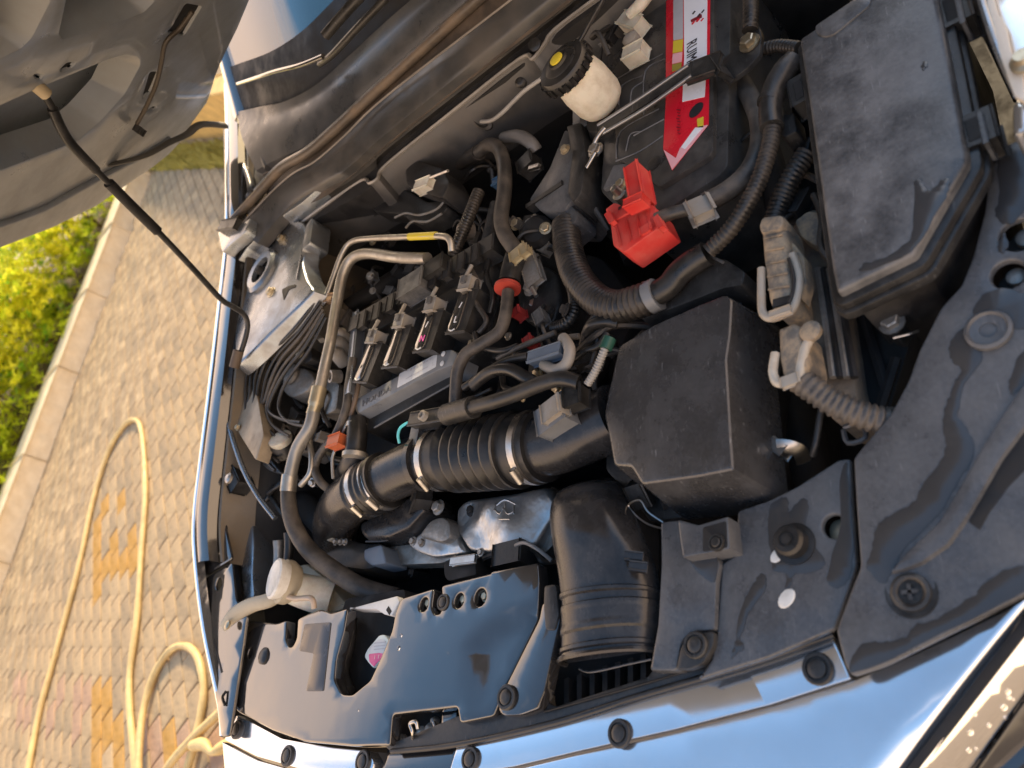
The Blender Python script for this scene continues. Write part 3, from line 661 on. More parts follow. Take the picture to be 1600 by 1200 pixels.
# bumper
edge_px = [(347, 1158), (400, 1186), (470, 1206), (590, 1220), (690, 1216), (800, 1202), (900, 1178), (1050, 1144), (1200, 1104), (1330, 1063), (1450, 1009), (1600, 936), (1700, 872)]
ew = [P(X, Y, .768) for X, Y in edge_px]; ew.sort(key=lambda p: p.y)
EY = [p.y for p in ew]; EX = [p.x for p in ew]
def xe(y): return float(np.interp(y, EY, EX))
def zb(x, y):
    d = max(0., xe(y)-x); return .768-.10*d-1.6*d*d
bw = [(xe(y)-.0015, y) for y in np.linspace(EY[0], EY[-1], 40)]
bw2 = [(xe(y)-.20, y*.98) for y in np.linspace(EY[-1], EY[0], 40)]
hA, hB = P(1418, 1215, .74), P(1600, 980, .74); hdv = (hB-hA); hdv.z = 0; hdv.normalize(); hnv = Vector((hdv.y, -hdv.x, 0))
if hnv.dot(P(1600, 1150, .74)-hA) < 0: hnv = -hnv
def sdl(q): return (Vector((q[0], q[1], 0))-Vector((hA.x, hA.y, 0))).dot(hnv)
lp_ = bw+bw2; out_ = []
for i in range(len(lp_)):
    a_, b_ = lp_[i-1], lp_[i]; sa, sb = sdl(a_), sdl(b_)
    if (sa > 0) != (sb > 0): t_ = sa/(sa-sb); out_.append((a_[0]+(b_[0]-a_[0])*t_, a_[1]+(b_[1]-a_[1])*t_))
    if sb <= 0: out_.append(b_)
bump = plate_w('bumper', [out_], zb, .012, PAINT, car, ch=.002, grid=.03)
fl1 = plate('bumper_flange', [(714, 1163), (870, 1128), (1000, 1087), (1160, 1040), (1299, 992), (1329, 1060), (1200, 1101), (1050, 1140), (900, 1174), (800, 1198), (700, 1212)], .772, .02, PAINT, car, rd=4, ch=.002, mx=40)
fl2 = plate('bumper_flange', [(369, 1116), (440, 1154), (520, 1168), (574, 1173), (584, 1190), (580, 1214), (470, 1202), (400, 1182), (350, 1156)], .772, .02, PAINT, car, rd=4, ch=.002, mx=40)
for X, Y in ((1278, 1045), (968, 1146), (735, 1186)): pushclip(P(X, Y, .774), .0165, BLACK, fl1)
for X, Y in ((370, 1140), (449, 1181), (567, 1190)): pushclip(P(X, Y, .774), .0175, BLACK, fl2)
# headlamp at the near corner
lamp = plate('headlamp_gap', [(1402, 1220), (1597, 966), (1660, 886), (1672, 900), (1606, 985), (1428, 1220)], lambda x, y: zb(x, y)+.0005, .008, DEEP, car, rd=2, ch=.0005, mx=30)
def zl(x, y):
    s_ = (Vector((x, y, 0))-Vector((hA.x, hA.y, 0))).dot(hnv); return zb(x, y)+.004-1.1*max(0., s_-.004)
plate('headlamp_trim', [(1424, 1215), (1600, 990), (1660, 915), (1680, 985), (1600, 1082), (1505, 1215)], zl, .01, CHROME, lamp, rd=3, ch=.0015, mx=12, grid=.012)
lens = plate('headlamp_lens', [(1517, 1215), (1600, 1096), (1684, 995), (1700, 1215)], lambda x, y: zl(x, y)-.002, .01, M('lamp_lens', (.05, .045, .04), .08, spec=.8), lamp, rd=3, ch=.002, mx=15, grid=.02)
lathe('lamp_bowl', PS(1592, 1180, zl), [(.022, 0), (.022, .002), (.019, .003), (.012, .001)], GLOSS, lens, seg=28, sx=1.5)
for k in range(16):
    X = random.uniform(1440, 1590); Y0 = 1215-(X-1424)*1.28; Y = Y0+random.uniform(25, 110)
    if Y > 1200 or X > 1598: continue
    q = PS(X, Y, zl); r = random.uniform(.0012, .0035)
    lathe('water_drop', q, [(r, 0), (r*.85, r*.3), (r*.5, r*.5), (r*.15, r*.55)], M('water', (.9, .9, .9), .02, trans=1., ior=1.33, var=0, rv=0), lamp, seg=10)
# ================================================================ front trim covers
def zc(x, y): return .79+.04*x-.02*y*y
q0, q1 = P(738, 990, .79), P(842, 948, .79); qd = (q1-q0).normalized(); qn = Vector((qd.y, -qd.x, 0))
if qn.x > 0: qn = -qn
def zmain(x, y):
    v = Vector((x, y, 0))-Vector((q0.x, q0.y, 0)); s = v.dot(qn); t = v.dot(qd)
    sm = lambda a: max(0., min(1., a))**2*(3-2*max(0., min(1., a)))
    d = sm(s/.012)*sm((t+.02)/.05)*(1-sm((s-.02)/.16))
    return zc(x, y)-.010*d+.0015*math.sin(x*17+.5)*math.sin(y*7+1)
cov = thing('radiator_cover', P(620, 1040, .76), 'large glossy black radiator cover panel with notch round the radiator cap', 'cover')
mainpx = [(388, 969), (432, 974), (448, 968), (446, 1000), (450, 1011), (457, 1010), (463, 998), (465, 966), (500, 951), (516, 958), (543, 950),
    (537, 985), (525, 1028), (522, 1062), (533, 1085), (550, 1086), (578, 1063), (600, 1015), (612, 985), (617, 958), (626, 935), (678, 919), (674, 948), (679, 960), (687, 959), (691, 946), (689, 915),
    (766, 896), (767, 893), (840, 879), (842, 905), (840, 968), (786, 1080), (776, 1104), (770, 1119), (718, 1130), (714, 1105), (612, 1117), (608, 1165), (550, 1166), (475, 1159), (425, 1141), (368, 1111), (374, 1060), (382, 1005)]
hs = [circ(X, Y, zc, r, 14) for X, Y, r in ((390, 1020, .011), (661, 944, .011), (716, 938, .011), (749, 933, .013))]
W = [[tuple(PS(X, Y, zmain))[:2] for X, Y in resamp(cround(mainpx, 5), 30)]]+hs
mp_ = plate_w('cover_panel', W, zmain, .02, GLOSS, cov, ch=.0035, grid=.018, nch=3)
plate('faded_patch', [(476, 975), (517, 972), (505, 1080), (478, 1080), (490, 1021), (467, 1017)], lambda x, y: zmain(x, y)+.0012, .0016, M('faded_sticker', (.06, .058, .06), .22, var=.1), cov, rd=3, ch=.0006, mx=15)
for X, Y in ((661, 944), (716, 938), (749, 933)): hexbolt(PS(X, Y, zc)+Vector((.004, 0, -.014)), .006, ZINC, cov)
lathe('panel_clip', PS(413, 1025, zmain), [(.016, -.002), (.016, .003), (.012, .006), (.005, .007)], BLACK, cov)
pushclip(PS(693, 941, zmain), .013, BLACK, cov)
for X, Y, r in ((623, 1013, .004), (627, 993, .003), (700, 1020, .0015), (560, 1110, .002)):
    lathe('water_drop', PS(X, Y, zmain), [(r, 0), (r*.8, r*.25), (r*.3, r*.4)], M('water', (1, 1, 1), .02), cov, seg=10)
# far side trims
ft = thing('side_trim', P(345, 900, .8), 'gloss black trim on the far fender with round holes', 'trim')
zt1 = lambda x, y: .796+.17*max(0., x-.08)
W = [[tuple(PS(X, Y, zt1))[:2] for X, Y in cround([(306, 803), (318, 796), (330, 820), (352, 762), (352, 790), (352, 830), (362, 873), (320, 900), (306, 860)], 5)], circ(335, 850, zt1, .014), circ(343, 871, zt1, .012)]
plate_w('trim_panel', W, zt1, .006, GLOSS, ft, ch=.003, grid=.03)
hexbolt(PS(313, 809, zt1)+Vector((0, 0, .004)), .008, BLACK, ft)
ft2 = thing('side_trim', P(345, 1000, .78), 'gloss black front corner trim beside the washer neck', 'trim')
W = [[tuple(PS(X, Y, zt1))[:2] for X, Y in cround([(320, 903), (362, 878), (368, 938), (386, 962), (384, 970), (379, 1010), (370, 1070), (364, 1110), (358, 1150), (345, 1152), (339, 1104), (328, 1040), (320, 960)], 5)], circ(341, 912, zt1, .013)]
plate_w('trim_panel', W, zt1, .006, GLOSS, ft2, ch=.003, grid=.03)
plate('trim_slit', [(334, 997), (348, 1050), (345, 1052)], lambda x, y: zt1(x, y)+.0006, .001, DEEP, ft2, rd=1, ch=.0002)
tube('trim_clip', [PS(355, 1080, zt1)+Vector((0, 0, .002)), PS(352, 1090, zt1)+Vector((0, 0, .006)), PS(353, 1102, zt1)+Vector((0, 0, .002))], .003, BLACK, ft2, 6)
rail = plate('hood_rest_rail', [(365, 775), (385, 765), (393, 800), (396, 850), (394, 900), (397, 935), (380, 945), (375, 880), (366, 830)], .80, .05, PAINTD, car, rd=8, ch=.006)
hexbolt(P(380, 822, .803), .006, DEEP, rail)
plate('rail_channel', [(352, 775), (364, 772), (366, 850), (374, 900), (380, 950), (366, 950), (362, 880), (352, 830)], .795, .05, DEEP, car, rd=6)
obox('hood_catch', P(350, 722, .885), P(366, 760, .87), .035, .04, BLACK, car)
lathe('catch_bolt', P(360, 748, .885), [(.012, 0), (.012, .006), (.007, .01)], STEEL, car)
# strap, near covers
strap = plate('cover_strap', [(847, 942), (871, 937), (875, 967), (867, 1000), (850, 1080), (838, 1107), (812, 1117), (786, 1119), (778, 1109), (786, 1080), (842, 968)], lambda x, y: zc(x, y)+.006, .02, GLOSS, None, rd=6, ch=.003, mx=25)
tag(strap, 'tapering gloss black strap beside the intake snorkel mouth', 'trim'); pushclip(PS(798, 1091, zc)+Vector((0, 0, .008)), .0165, BLACK, strap)
plate('strap_end_pad', [(850, 915), (868, 912), (873, 960), (866, 985), (852, 984), (849, 950)], lambda x, y: zc(x, y)+.009, .01, BLACK, strap, rd=5)
beam = plate('front_beam', [(600, 1166), (716, 1118), (780, 1117), (850, 1095), (868, 1104), (1012, 1057), (1052, 1000), (1310, 955), (1300, 991), (1160, 1038), (1000, 1085), (870, 1126), (716, 1161), (610, 1174)], .777, .005, BLACK, car, rd=3, ch=.002, mx=40)
tube('beam_seal', [(612, 1174, .776), (716, 1163, .776), (870, 1128, .776), (1000, 1087, .776), (1160, 1040, .776), (1302, 990, .776)], .0042, RUB, beam, 8, 6)
tube('beam_groove', [(850, 1112, .7785), (1000, 1070, .7785), (1100, 1040, .7785)], .0015, DEEP, beam, 6, 5)
# latch
lt = thing('hood_latch', P(660, 1140, .72), 'dark hood latch with steel hook in the front cut-out', 'latch')
plate('latch_plate', [(606, 1108), (722, 1096), (724, 1166), (604, 1178)], .742, .05, DEEP, lt, rd=2)
plate('latch_side', [(690, 1110), (713, 1107), (714, 1155), (688, 1150)], .765, .03, GLOSS, lt, rd=4)
tube('latch_hook', [(646, 1162, .765), (645, 1145, .785), (641, 1131, .79), (650, 1128, .79), (653, 1138, .785)], .003, STEEL, lt, 8)
for X, Y, s_ in ((630, 1160, .012), (662, 1150, .014), (676, 1140, .01), (695, 1158, .011), (683, 1127, .006)): lathe('latch_rivet', P(X, Y, .752), [(s_, 0), (s_, .006), (s_*.6, .011), (s_*.3, .012)], CAST, lt, seg=12)
tube('latch_spring', [(668, 1160, .76), (680, 1142, .765), (678, 1128, .765)], .003, STEEL, lt, 8)
plate('latch_apron', [(606, 1178), (712, 1166), (706, 1222), (588, 1224)], .764, .02, GLOSS, car, rd=4)
# vent below snorkel
vent = thing('air_vent', P(940, 1060, .70), 'dark slatted air vent under the snorkel mouth', 'vent')
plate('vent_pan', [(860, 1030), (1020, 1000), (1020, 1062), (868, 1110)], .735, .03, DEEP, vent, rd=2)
for k in range(7): obox('slat', P(885+k*20, 1098-k*6.2, .765), P(885+k*20, 1060-k*6.2, .755), .006, .03, MATTE, vent, .001)
tube('vent_rod', [(905, 1045, .775), (925, 1050, .775), (985, 1037, .775), (1018, 1030, .775)], .0014, GREYP, vent, 6)
# near cover with screw block
nc = thing('intake_cover', P(1070, 950, .75), 'matte black cover strip with screw block beside the snorkel', 'cover')
plate('cover_panel', [(1031, 815), (1058, 812), (1100, 830), (1125, 880), (1119, 910), (1117, 984), (1078, 988), (1064, 1003), (1056, 1047), (1014, 1048), (1027, 975), (1032, 880)], lambda x, y: zc(x, y)+.012, .03, PANEL, nc, rd=5, ch=.004, mx=30)
blk = plate('screw_block', [(1058, 811), (1090, 820), (1137, 806), (1141, 858), (1066, 871), (1062, 845)], .825, .04, PANEL, nc, rd=3, ch=.003)
plate('block_recess_shade', [(1098, 824), (1134, 814), (1136, 855), (1098, 862)], .8262, .002, DEEP, blk, rd=3, ch=.0004)  # dark sheet laid on the block, recess shade painted
pushclip(P(1120, 848, .827), .010, BLACK, blk)
plate('leaf_recess', [(1056, 1046), (1063, 1012), (1077, 992), (1116, 985), (1114, 1010), (1098, 1036), (1076, 1046)], .803, .012, BLACK, nc, rd=8, ch=.002)
pushclip(P(1087, 1008, .805), .015, BLACK, nc)
plate('water_stain', [(1078, 870), (1118, 864), (1118, 905), (1108, 908), (1085, 888)], lambda x, y: zc(x, y)+.0128, .0006, WET, nc, smooth=True, ch=.0002)
# near cover B
zB = lambda x, y: zc(x, y)+.006
nb = thing('slam_panel_cover', P(1240, 900, .75), 'stained black cover between the snorkel side and the corner panel, with raised knob', 'cover')
W = [[tuple(PS(X, Y, zB))[:2] for X, Y in resamp(cround([(1152, 798), (1200, 782), (1245, 760), (1310, 718), (1328, 716), (1332, 800), (1338, 884), (1329, 910), (1303, 983), (1200, 1027), (1120, 1052), (1090, 1062), (1112, 1030), (1120, 990), (1128, 880), (1148, 868)], 5), 30)], circ(1303, 822, zB, .013)]
plate_w('cover_panel', W, zB, .007, PANEL, nb, ch=.003, grid=.03, nch=3)
lathe('rubber_knob', PS(1242, 850, zB), [(.023, -.001), (.023, .002), (.017, .003), (.017, .016), (.014, .020), (.009, .0205), (.0085, .019), (.006, .019), (.0055, .0205)], RUB, nb, seg=24)
lathe('hole_liner', PS(1303, 822, zB)+Vector((0, 0, -.02)), [(.0125, 0), (.0125, .003), (.004, .005)], ZINC, nb)
for X, Y, r in ((1215, 867, .007), (1229, 935, .008)): lathe('white_splash', PS(X, Y, zB), [(r, 0), (r*.9, .001), (r*.4, .0016)], WHITE, nb, seg=14, sx=1.5)
def film(par, zf, pts):
    q = cspline(pts, 4); n_q = len(q)
    pts = [(p[0]+1.3*math.sin(i*1.9+p[1]*.13)+1.1*math.sin(i*.83), p[1]+1.2*math.sin(i*1.37+p[0]*.11)+.9*math.cos(i*2.3)) for i, p in enumerate(q)]
    return plate('water_stain', pts, (lambda x, y: zf(x, y)+.0008), .0007, WET, par, rd=1, ch=.0002, grid=.02)
film(nb, zB, [(1202, 850), (1200, 812), (1206, 787), (1222, 777), (1230, 780), (1232, 800), (1242, 788), (1258, 778), (1262, 792), (1259, 825), (1270, 850), (1290, 880), (1262, 896), (1240, 898), (1234, 918), (1227, 915), (1227, 896), (1207, 891)])
film(nb, zB, [(1197, 902), (1190, 897), (1180, 906), (1165, 935), (1151, 975), (1149, 1005), (1142, 1028), (1152, 1022), (1162, 1013), (1158, 1000), (1161, 980), (1176, 950), (1196, 916)])
film(nb, zB, [(1312, 750), (1324, 724), (1329, 800), (1333, 876), (1323, 910), (1305, 918), (1291, 903), (1300, 870), (1313, 820)])
# corner panel
zR = lambda x, y: .80+.12*max(0., x-.1)
np_ = thing('headlamp_panel', P(1450, 800, .76), 'large grey black panel over the near headlamp, streaked with water stains', 'panel')
W = [[tuple(PS(X, Y, zR))[:2] for X, Y in resamp(cround([(1333, 716), (1348, 697), (1392, 645), (1420, 592), (1436, 547), (1470, 480), (1502, 445), (1520, 400), (1538, 330), (1545, 272), (1556, 242), (1572, 226), (1640, 195), (1700, 300), (1700, 870), (1600, 929), (1540, 960), (1450, 1005), (1380, 1040), (1331, 1056), (1320, 1040), (1306, 985), (1333, 912), (1344, 885), (1338, 800)], 6), 30)],
     circ(1592, 366, zR, .017), circ(1575, 428, zR, .015)]
plate_w('panel_skin', W, zR, .008, PANEL, np_, ch=.003, grid=.03, nch=3)
for X, Y, r in ((1592, 366, .0166), (1575, 428, .0146)): lathe('hole_cup', PS(X, Y, zR)+Vector((0, 0, -.025)), [(r, 0), (r, .002), (r*.5, .004)], DEEP, np_); lathe('hole_shaft', PS(X, Y, zR)+Vector((.004, -.004, -.022)), [(r*.6, 0), (r*.6, .008), (r*.4, .01)], CAST, np_)
lathe('grommet', PS(1545, 517, zR), [(.021, -.001), (.021, .004), (.018, .006), (.016, .003), (.008, .002), (.0075, -.004), (.004, -.004)], PANEL, np_, seg=28)
lathe('cross_screw', PS(1424, 926, zR), [(.024, -.001), (.024, .001), (.021, .0005), (.0185, .0005), (.018, .004), (.015, .0055), (.012, .004), (.011, .0025), (.004, .0025)], BLACK, np_, seg=28)
for d_ in (0, 1): obox('screw_cross', PS(1424, 926, zR)+Vector((-.007*(1-d_), -.007*d_, .0052)), PS(1424, 926, zR)+Vector((.007*(1-d_), .007*d_, .0052)), .0025, .002, GREYP, np_, .0004)
fin = plate('raised_fin', [(1391, 893), (1412, 868), (1470, 812), (1505, 752), (1540, 690), (1562, 655), (1620, 570), (1620, 640), (1562, 718), (1516, 798), (1480, 850), (1440, 878), (1410, 890)], lambda x, y: zR(x, y)+.005, .006, PANEL, np_, rd=4, ch=.002, flare=.002, mx=25)
plate('fin_slot_shade', [(1513, 815), (1531, 828), (1546, 800), (1576, 760), (1620, 715), (1620, 655), (1582, 694)], lambda x, y: zR(x, y)+.0008, .001, DEEP, np_, rd=3, ch=.0003)  # thin dark sheet on the panel, the slot's shade painted
for pts in ([(1522, 505), (1495, 520), (1482, 545), (1487, 562), (1500, 575), (1497, 590), (1485, 612), (1477, 640), (1472, 670), (1479, 697), (1465, 725), (1440, 762), (1425, 785), (1390, 807), (1372, 818), (1364, 850), (1356, 875), (1356, 890), (1377, 912), (1392, 898), (1412, 860), (1462, 808), (1500, 748), (1518, 722), (1521, 690), (1510, 670), (1497, 650), (1500, 625), (1510, 595), (1530, 570), (1535, 547), (1530, 530)],
            [(1520, 492), (1525, 475), (1542, 457), (1570, 450), (1590, 457), (1612, 470), (1612, 512), (1580, 515), (1572, 528), (1552, 505)],
            [(1558, 255), (1561, 310), (1554, 333), (1562, 345), (1578, 350), (1605, 325), (1640, 300), (1640, 210), (1575, 232)],
            [(1327, 1040), (1340, 1012), (1360, 1003), (1385, 1003), (1415, 995), (1430, 976), (1455, 970), (1500, 945), (1545, 905), (1590, 885), (1625, 890), (1618, 915), (1540, 956), (1450, 1001), (1380, 1035), (1331, 1050)],
            [(1592, 555), (1579, 590), (1577, 608), (1583, 616), (1610, 595), (1625, 540)],
            [(1568, 364), (1560, 380), (1559, 391), (1566, 396), (1573, 388), (1573, 370)]): film(np_, zR, pts)

# ================================================================ air intake: snorkel, box, hose
sn = thing('intake_snorkel', P(950, 900, .72), 'wide black air scoop with ribbed mouth curving from the filter box', 'air duct')
SS = [((896, 762, .745), (958, 748, .745), .012), ((884, 780, .770), (975, 762, .770), .040), ((878, 808, .785), (990, 796, .785), .056), ((880, 848, .79), (1006, 838, .79), .058), ((886, 904, .785), (1026, 890, .785), .050), ((890, 962, .78), (1032, 944, .78), .044), ((886, 1036, .772), (1028, 1016, .772), .040)]
ls = cspline([tuple(P(*s[0]))+tuple(P(*s[1]))+(s[2],) for s in SS], 24, False)
V = []; F = []; n_ = 22
for i, a in enumerate(ls):
    Lp, Rp, hh = Vector(a[0:3]), Vector(a[3:6]), a[6]; t = i/(len(ls)-1)
    rb = max([.0032 if abs(t-q) < .010 else 0. for q in (.775, .835, .90, .965)]+[.002 if .835 < t < .90 else 0.])
    mid = (Lp+Rp)/2
    for k in range(n_+1):
        th_ = math.pi*k/n_; c_ = -math.cos(th_); c_ = math.copysign(abs(c_)**.9, c_)
        p = mid+(Rp-Lp)*.5*c_*(1+rb*6)+Vector((0, 0, (hh+rb)*math.sin(th_)**.75))
        V.append(p)
m_ = n_+1
for i in range(len(ls)-1):
    for k in range(n_): F.append((i*m_+k, i*m_+k+1, (i+1)*m_+k+1, (i+1)*m_+k))
    F.append((i*m_+n_, i*m_, (i+1)*m_, (i+1)*m_+n_))
F.append(tuple(range(n_, -1, -1)))
mk('duct', V, F, TUBEM, sn, 32)
a = ls[-1]; Lp, Rp = Vector(a[0:3]), Vector(a[3:6])
rim = []
for k in range(n_+1):
    th_ = math.pi*k/n_; c_ = -math.cos(th_); c_ = math.copysign(abs(c_)**.9, c_); rim.append((Lp+Rp)/2+(Rp-Lp)*.5*c_*1.02+Vector((-.002, 0, (a[6]+.002)*math.sin(th_)**.75)))
tube('mouth_rim', rim, .0035, TUBEM, sn, 6, 1)
for X, Y in ((978, 870), (985, 886)): obox('duct_tab', P(X, Y-3, .845), P(X+24, Y, .835), .008, .01, TUBEM, sn, .002)
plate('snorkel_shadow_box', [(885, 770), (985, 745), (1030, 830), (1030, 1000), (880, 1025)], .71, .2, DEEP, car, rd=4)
# filter box
ab = thing('air_filter_box', P(1060, 640, .6), 'large satin black air filter box with scuffed lid', 'air filter box')
zA = lambda x, y: .864-.03*abs(x-.36)-.10*max(0., y+.46)
lid = plate('lid', [(966, 540), (1020, 507), (1090, 476), (1132, 459), (1144, 466), (1141, 520), (1135, 560), (1138, 610), (1142, 680), (1146, 734), (1090, 745), (1001, 757), (992, 742), (984, 729), (958, 727), (952, 690), (943, 646), (950, 610)], zA, .10, AIRB, ab, rd=6, ch=.005, nch=3, flare=.014, grid=.03, mx=20, ang=28)
plate('lid_flange', [(950, 570), (1000, 515), (1140, 450), (1185, 470), (1205, 560), (1208, 740), (1215, 775), (1200, 790), (1015, 815), (985, 775), (946, 735)], .764, .012, BLACK, ab, rd=8, ch=.003)
plate('lower_box', [(955, 575), (1005, 520), (1140, 456), (1180, 474), (1198, 560), (1202, 738), (1207, 772), (1196, 785), (1017, 809), (990, 773), (951, 733)], .752, .22, MATTE, ab, rd=8, ch=.002)
tube('lid_part_line', [(1158, 470, .80), (1152, 540, .80), (1156, 620, .80), (1162, 738, .80)], .0012, GREYP, ab, 6)
for k, Y in enumerate((500, 545, 590, 635, 680, 722)): obox('side_rib', P(1150+k*1.2, Y, .82-.004*k), P(1196, Y+6, .768), .004, .02, AIRB, ab, .001)
for k in range(6): obox('front_rib', P(1030+k*27, 770-k*4.5, .80), P(1036+k*27, 795-k*4.5, .768), .004, .02, AIRB, ab, .001)
tube('rim_bead', [(1165, 786, .772), (1195, 780, .772), (1207, 765, .772), (1208, 735, .772)], .0022, GREYP, ab, 6)
obox('spring_clip', P(1208, 703, .785), P(1218, 690, .785), .02, .02, STEEL, ab, .002)
tube('clip_band', [(1214, 697, .785), (1232, 698, .782), (1250, 706, .77), (1256, 722, .75)], .009, STEEL, ab, 8, 5, sq=.2)
tube('wire_bail', [(1034, 826, .78), (1010, 818, .785), (990, 802, .79), (982, 789, .795), (1000, 782, .795), (1013, 800, .79), (1036, 816, .78)], .0014, STEEL, ab, 6)
obox('bail_lug', P(988, 762, .80), P(1003, 792, .78), .025, .04, BLACK, ab)
# inlet hose
ih = thing('intake_hose', P(760, 700, .7), 'black turbo intake hose with ribbed bellows and steel clamps', 'intake hose')
tube('elbow', [(592, 756, .80), (560, 772, .795), (534, 795, .775), (524, 828, .73), (535, 866, .68)], lambda u: .050-.004*u, TUBEM, ih, 28, 8)
tube('elbow_cuff', [(605, 749, .80), (588, 758, .80), (566, 770, .797)], .0525, RUB, ih, 28, 6, rib=(.014, .05))
tube('straight_tube', [(600, 751, .80), (640, 732, .80), (694, 716, .797)], .0455, TUBEM, ih, 28, 6)
tube('tube_flange', [(663, 724, .799), (670, 722, .799)], .052, TUBEM, ih, 28, 2)
tube('bellows_cuff', [(690, 717, .797), (716, 713, .797)], .054, RUB, ih, 32, 4)
tube('bellows', [(714, 713, .797), (760, 708, .796), (812, 702, .796)], .0565, RUB, ih, 32, 10, rib=(.0235, .20))
tube('bellows_cuff', [(808, 702, .796), (852, 696, .795)], .0565, RUB, ih, 32, 4)
tube('outlet_tube', [(846, 697, .795), (880, 687, .793), (965, 650, .79)], .0485, TUBEM, ih, 32, 6)
for (X0, Y0), (X1, Y1), r in (((574, 765), (580, 762), .0545), ((594, 756), (600, 752), .0545), ((686, 718), (694, 717), .0560), ((832, 699), (841, 698), .0582)):
    cl = tube('hose_clamp', [(X0, Y0, .798), (X1, Y1, .798)], r, STEEL, ih, 32, 2)
    c = (P(X0, Y0, .798)+P(X1, Y1, .798))/2; tdir = (P(X1, Y1, .798)-P(X0, Y0, .798)).normalized()
    sd_ = Vector((-.75, -.25, .35)); sd_ = (sd_-tdir*sd_.dot(tdir)).normalized()
    e = c+sd_*(r+.004); g_ = tdir.cross(sd_)
    tube('clamp_screw', [e-g_*.012, e+g_*.014], .0055, STEEL, cl, 8, 2)
obox('flow_sensor', P(838, 662, .862), P(878, 632, .868), .038, .05, COVERG, ih)
obox('sensor_top', P(846, 648, .875), P(872, 628, .88), .026, .02, GREYC, ih)
obox('sensor_plug', P(880, 622, .872), P(905, 612, .87), .026, .024, BLACK, ih)
plate('resonator_box', [(562, 816), (600, 795), (636, 776), (652, 764), (661, 796), (634, 826), (603, 841), (570, 843), (561, 832)], .755, .08, TUBEM, ih, rd=6, ch=.01, nch=3, flare=.004)
tube('resonator_bead', [(572, 846, .742), (604, 844, .742), (637, 829, .742), (664, 799, .742)], .0018, GREYP, ih, 6)
obox('tube_bracket', P(640, 712, .838), P(650, 662, .845), .018, .012, GREYP, ih)
obox('tube_stay', P(650, 770, .79), P(640, 795, .75), .025, .03, BLACK, ih)

# ================================================================ engine
en = thing('engine', P(650, 600, .5), 'four cylinder engine with black cover and row of ignition coils', 'engine')
plate('block', [(500, 640), (545, 500), (700, 395), (800, 370), (850, 480), (870, 600), (880, 690), (640, 760), (540, 800)], .70, .28, DEEP, en, rd=12)
plate('head_cover', [(540, 608), (557, 500), (600, 466), (700, 404), (765, 374), (788, 432), (760, 520), (736, 560), (702, 580), (560, 655)], .838, .13, BLACK, en, rd=8, ch=.006, nch=3, grid=.04)
obox('harness_channel', P(545, 508, .892), P(770, 376, .892), .030, .035, BLACK, en)
for k in range(9): obox('channel_clip', P(560+k*22, 502-k*13, .897), P(570+k*22, 496-k*13, .897), .034, .012, MATTE, en, .002)
obox('channel_box', P(622, 452, .915), P(657, 430, .915), .04, .035, GREYP, en)
obox('channel_box', P(660, 425, .91), P(690, 405, .91), .03, .03, BLACK, en)
obox('fuel_rail', P(556, 488, .89), P(543, 612, .885), .014, .02, M('sky_tinted_steel', (.30, .33, .38), .3, .8), en)  # light-blue reflection put into the steel's base colour
def coil(F_, C_, k):
    f, c = P(*F_, .885), P(*C_, .885); d = (c-f).normalized(); s = Vector((0, 0, 1)).cross(d)
    b = obox('coil_body', f-s*.006, c-s*.006, .046, .05, BLACK, en, .004)
    plate_w('coil_cap', [[tuple((f+d*u+s*v)[:2]) for u, v in ((.002, .012), (.012, .017), ((c-f).length*.8, .014), ((c-f).length*.98, .010), ((c-f).length*.98, -.006), ((c-f).length*.8, -.010), (.012, -.012), (.002, -.008))]], .888, .003, GLOSS, b, ch=.001)
    obox('coil_plug', c-d*.003+Vector((0, 0, .010)), c+d*.022+Vector((0, 0, .012)), .026, .026, GREYC, b, .003)
    tube('plug_tab', [c+d*.02+Vector((0, 0, .012)), c+d*.045+Vector((0, 0, .008))], .004, GREYC, b, 8, 3)
    tube('coil_lead', [c+d*.02, c+d*.035+Vector((0, 0, .01)), c+d*.06+s*.012+Vector((0, 0, .004))], .003, RUB, b, 6, 4)
    hexbolt(f-s*.02-d*.008+Vector((0, 0, -.03)), .005, ZINC, b)
    tube('cap_bead', [f+d*.004+s*.010+Vector((0, 0, .0035)), f+d*.001+s*.002+Vector((0, 0, .0035)), f+d*.004-s*.006+Vector((0, 0, .0035))], .0014, STICK, b, 6, 4)
    return b, f, d, s
B1 = coil((560, 596), (584, 536), 0); B2 = coil((606, 573), (627, 512), 1); B3 = coil((656, 548), (676, 487), 2); B4 = coil((708, 519), (730, 454), 3)
for B_, tx in ((B3, 'N'), (B4, 'L')):
    text(tx, B_[1]+B_[2]*.022+Vector((0, 0, .0036)), -B_[3], B_[2], .018, MAG if tx == 'N' else LWHITE, B_[0], 'marker_letter')
    obox('marker_stroke', B_[1]+B_[2]*.045+B_[3]*.002+Vector((0, 0, .0038)), B_[1]+B_[2]*.056-B_[3]*.002+Vector((0, 0, .0038)), .0018, .0006, LWHITE, B_[0], 0)
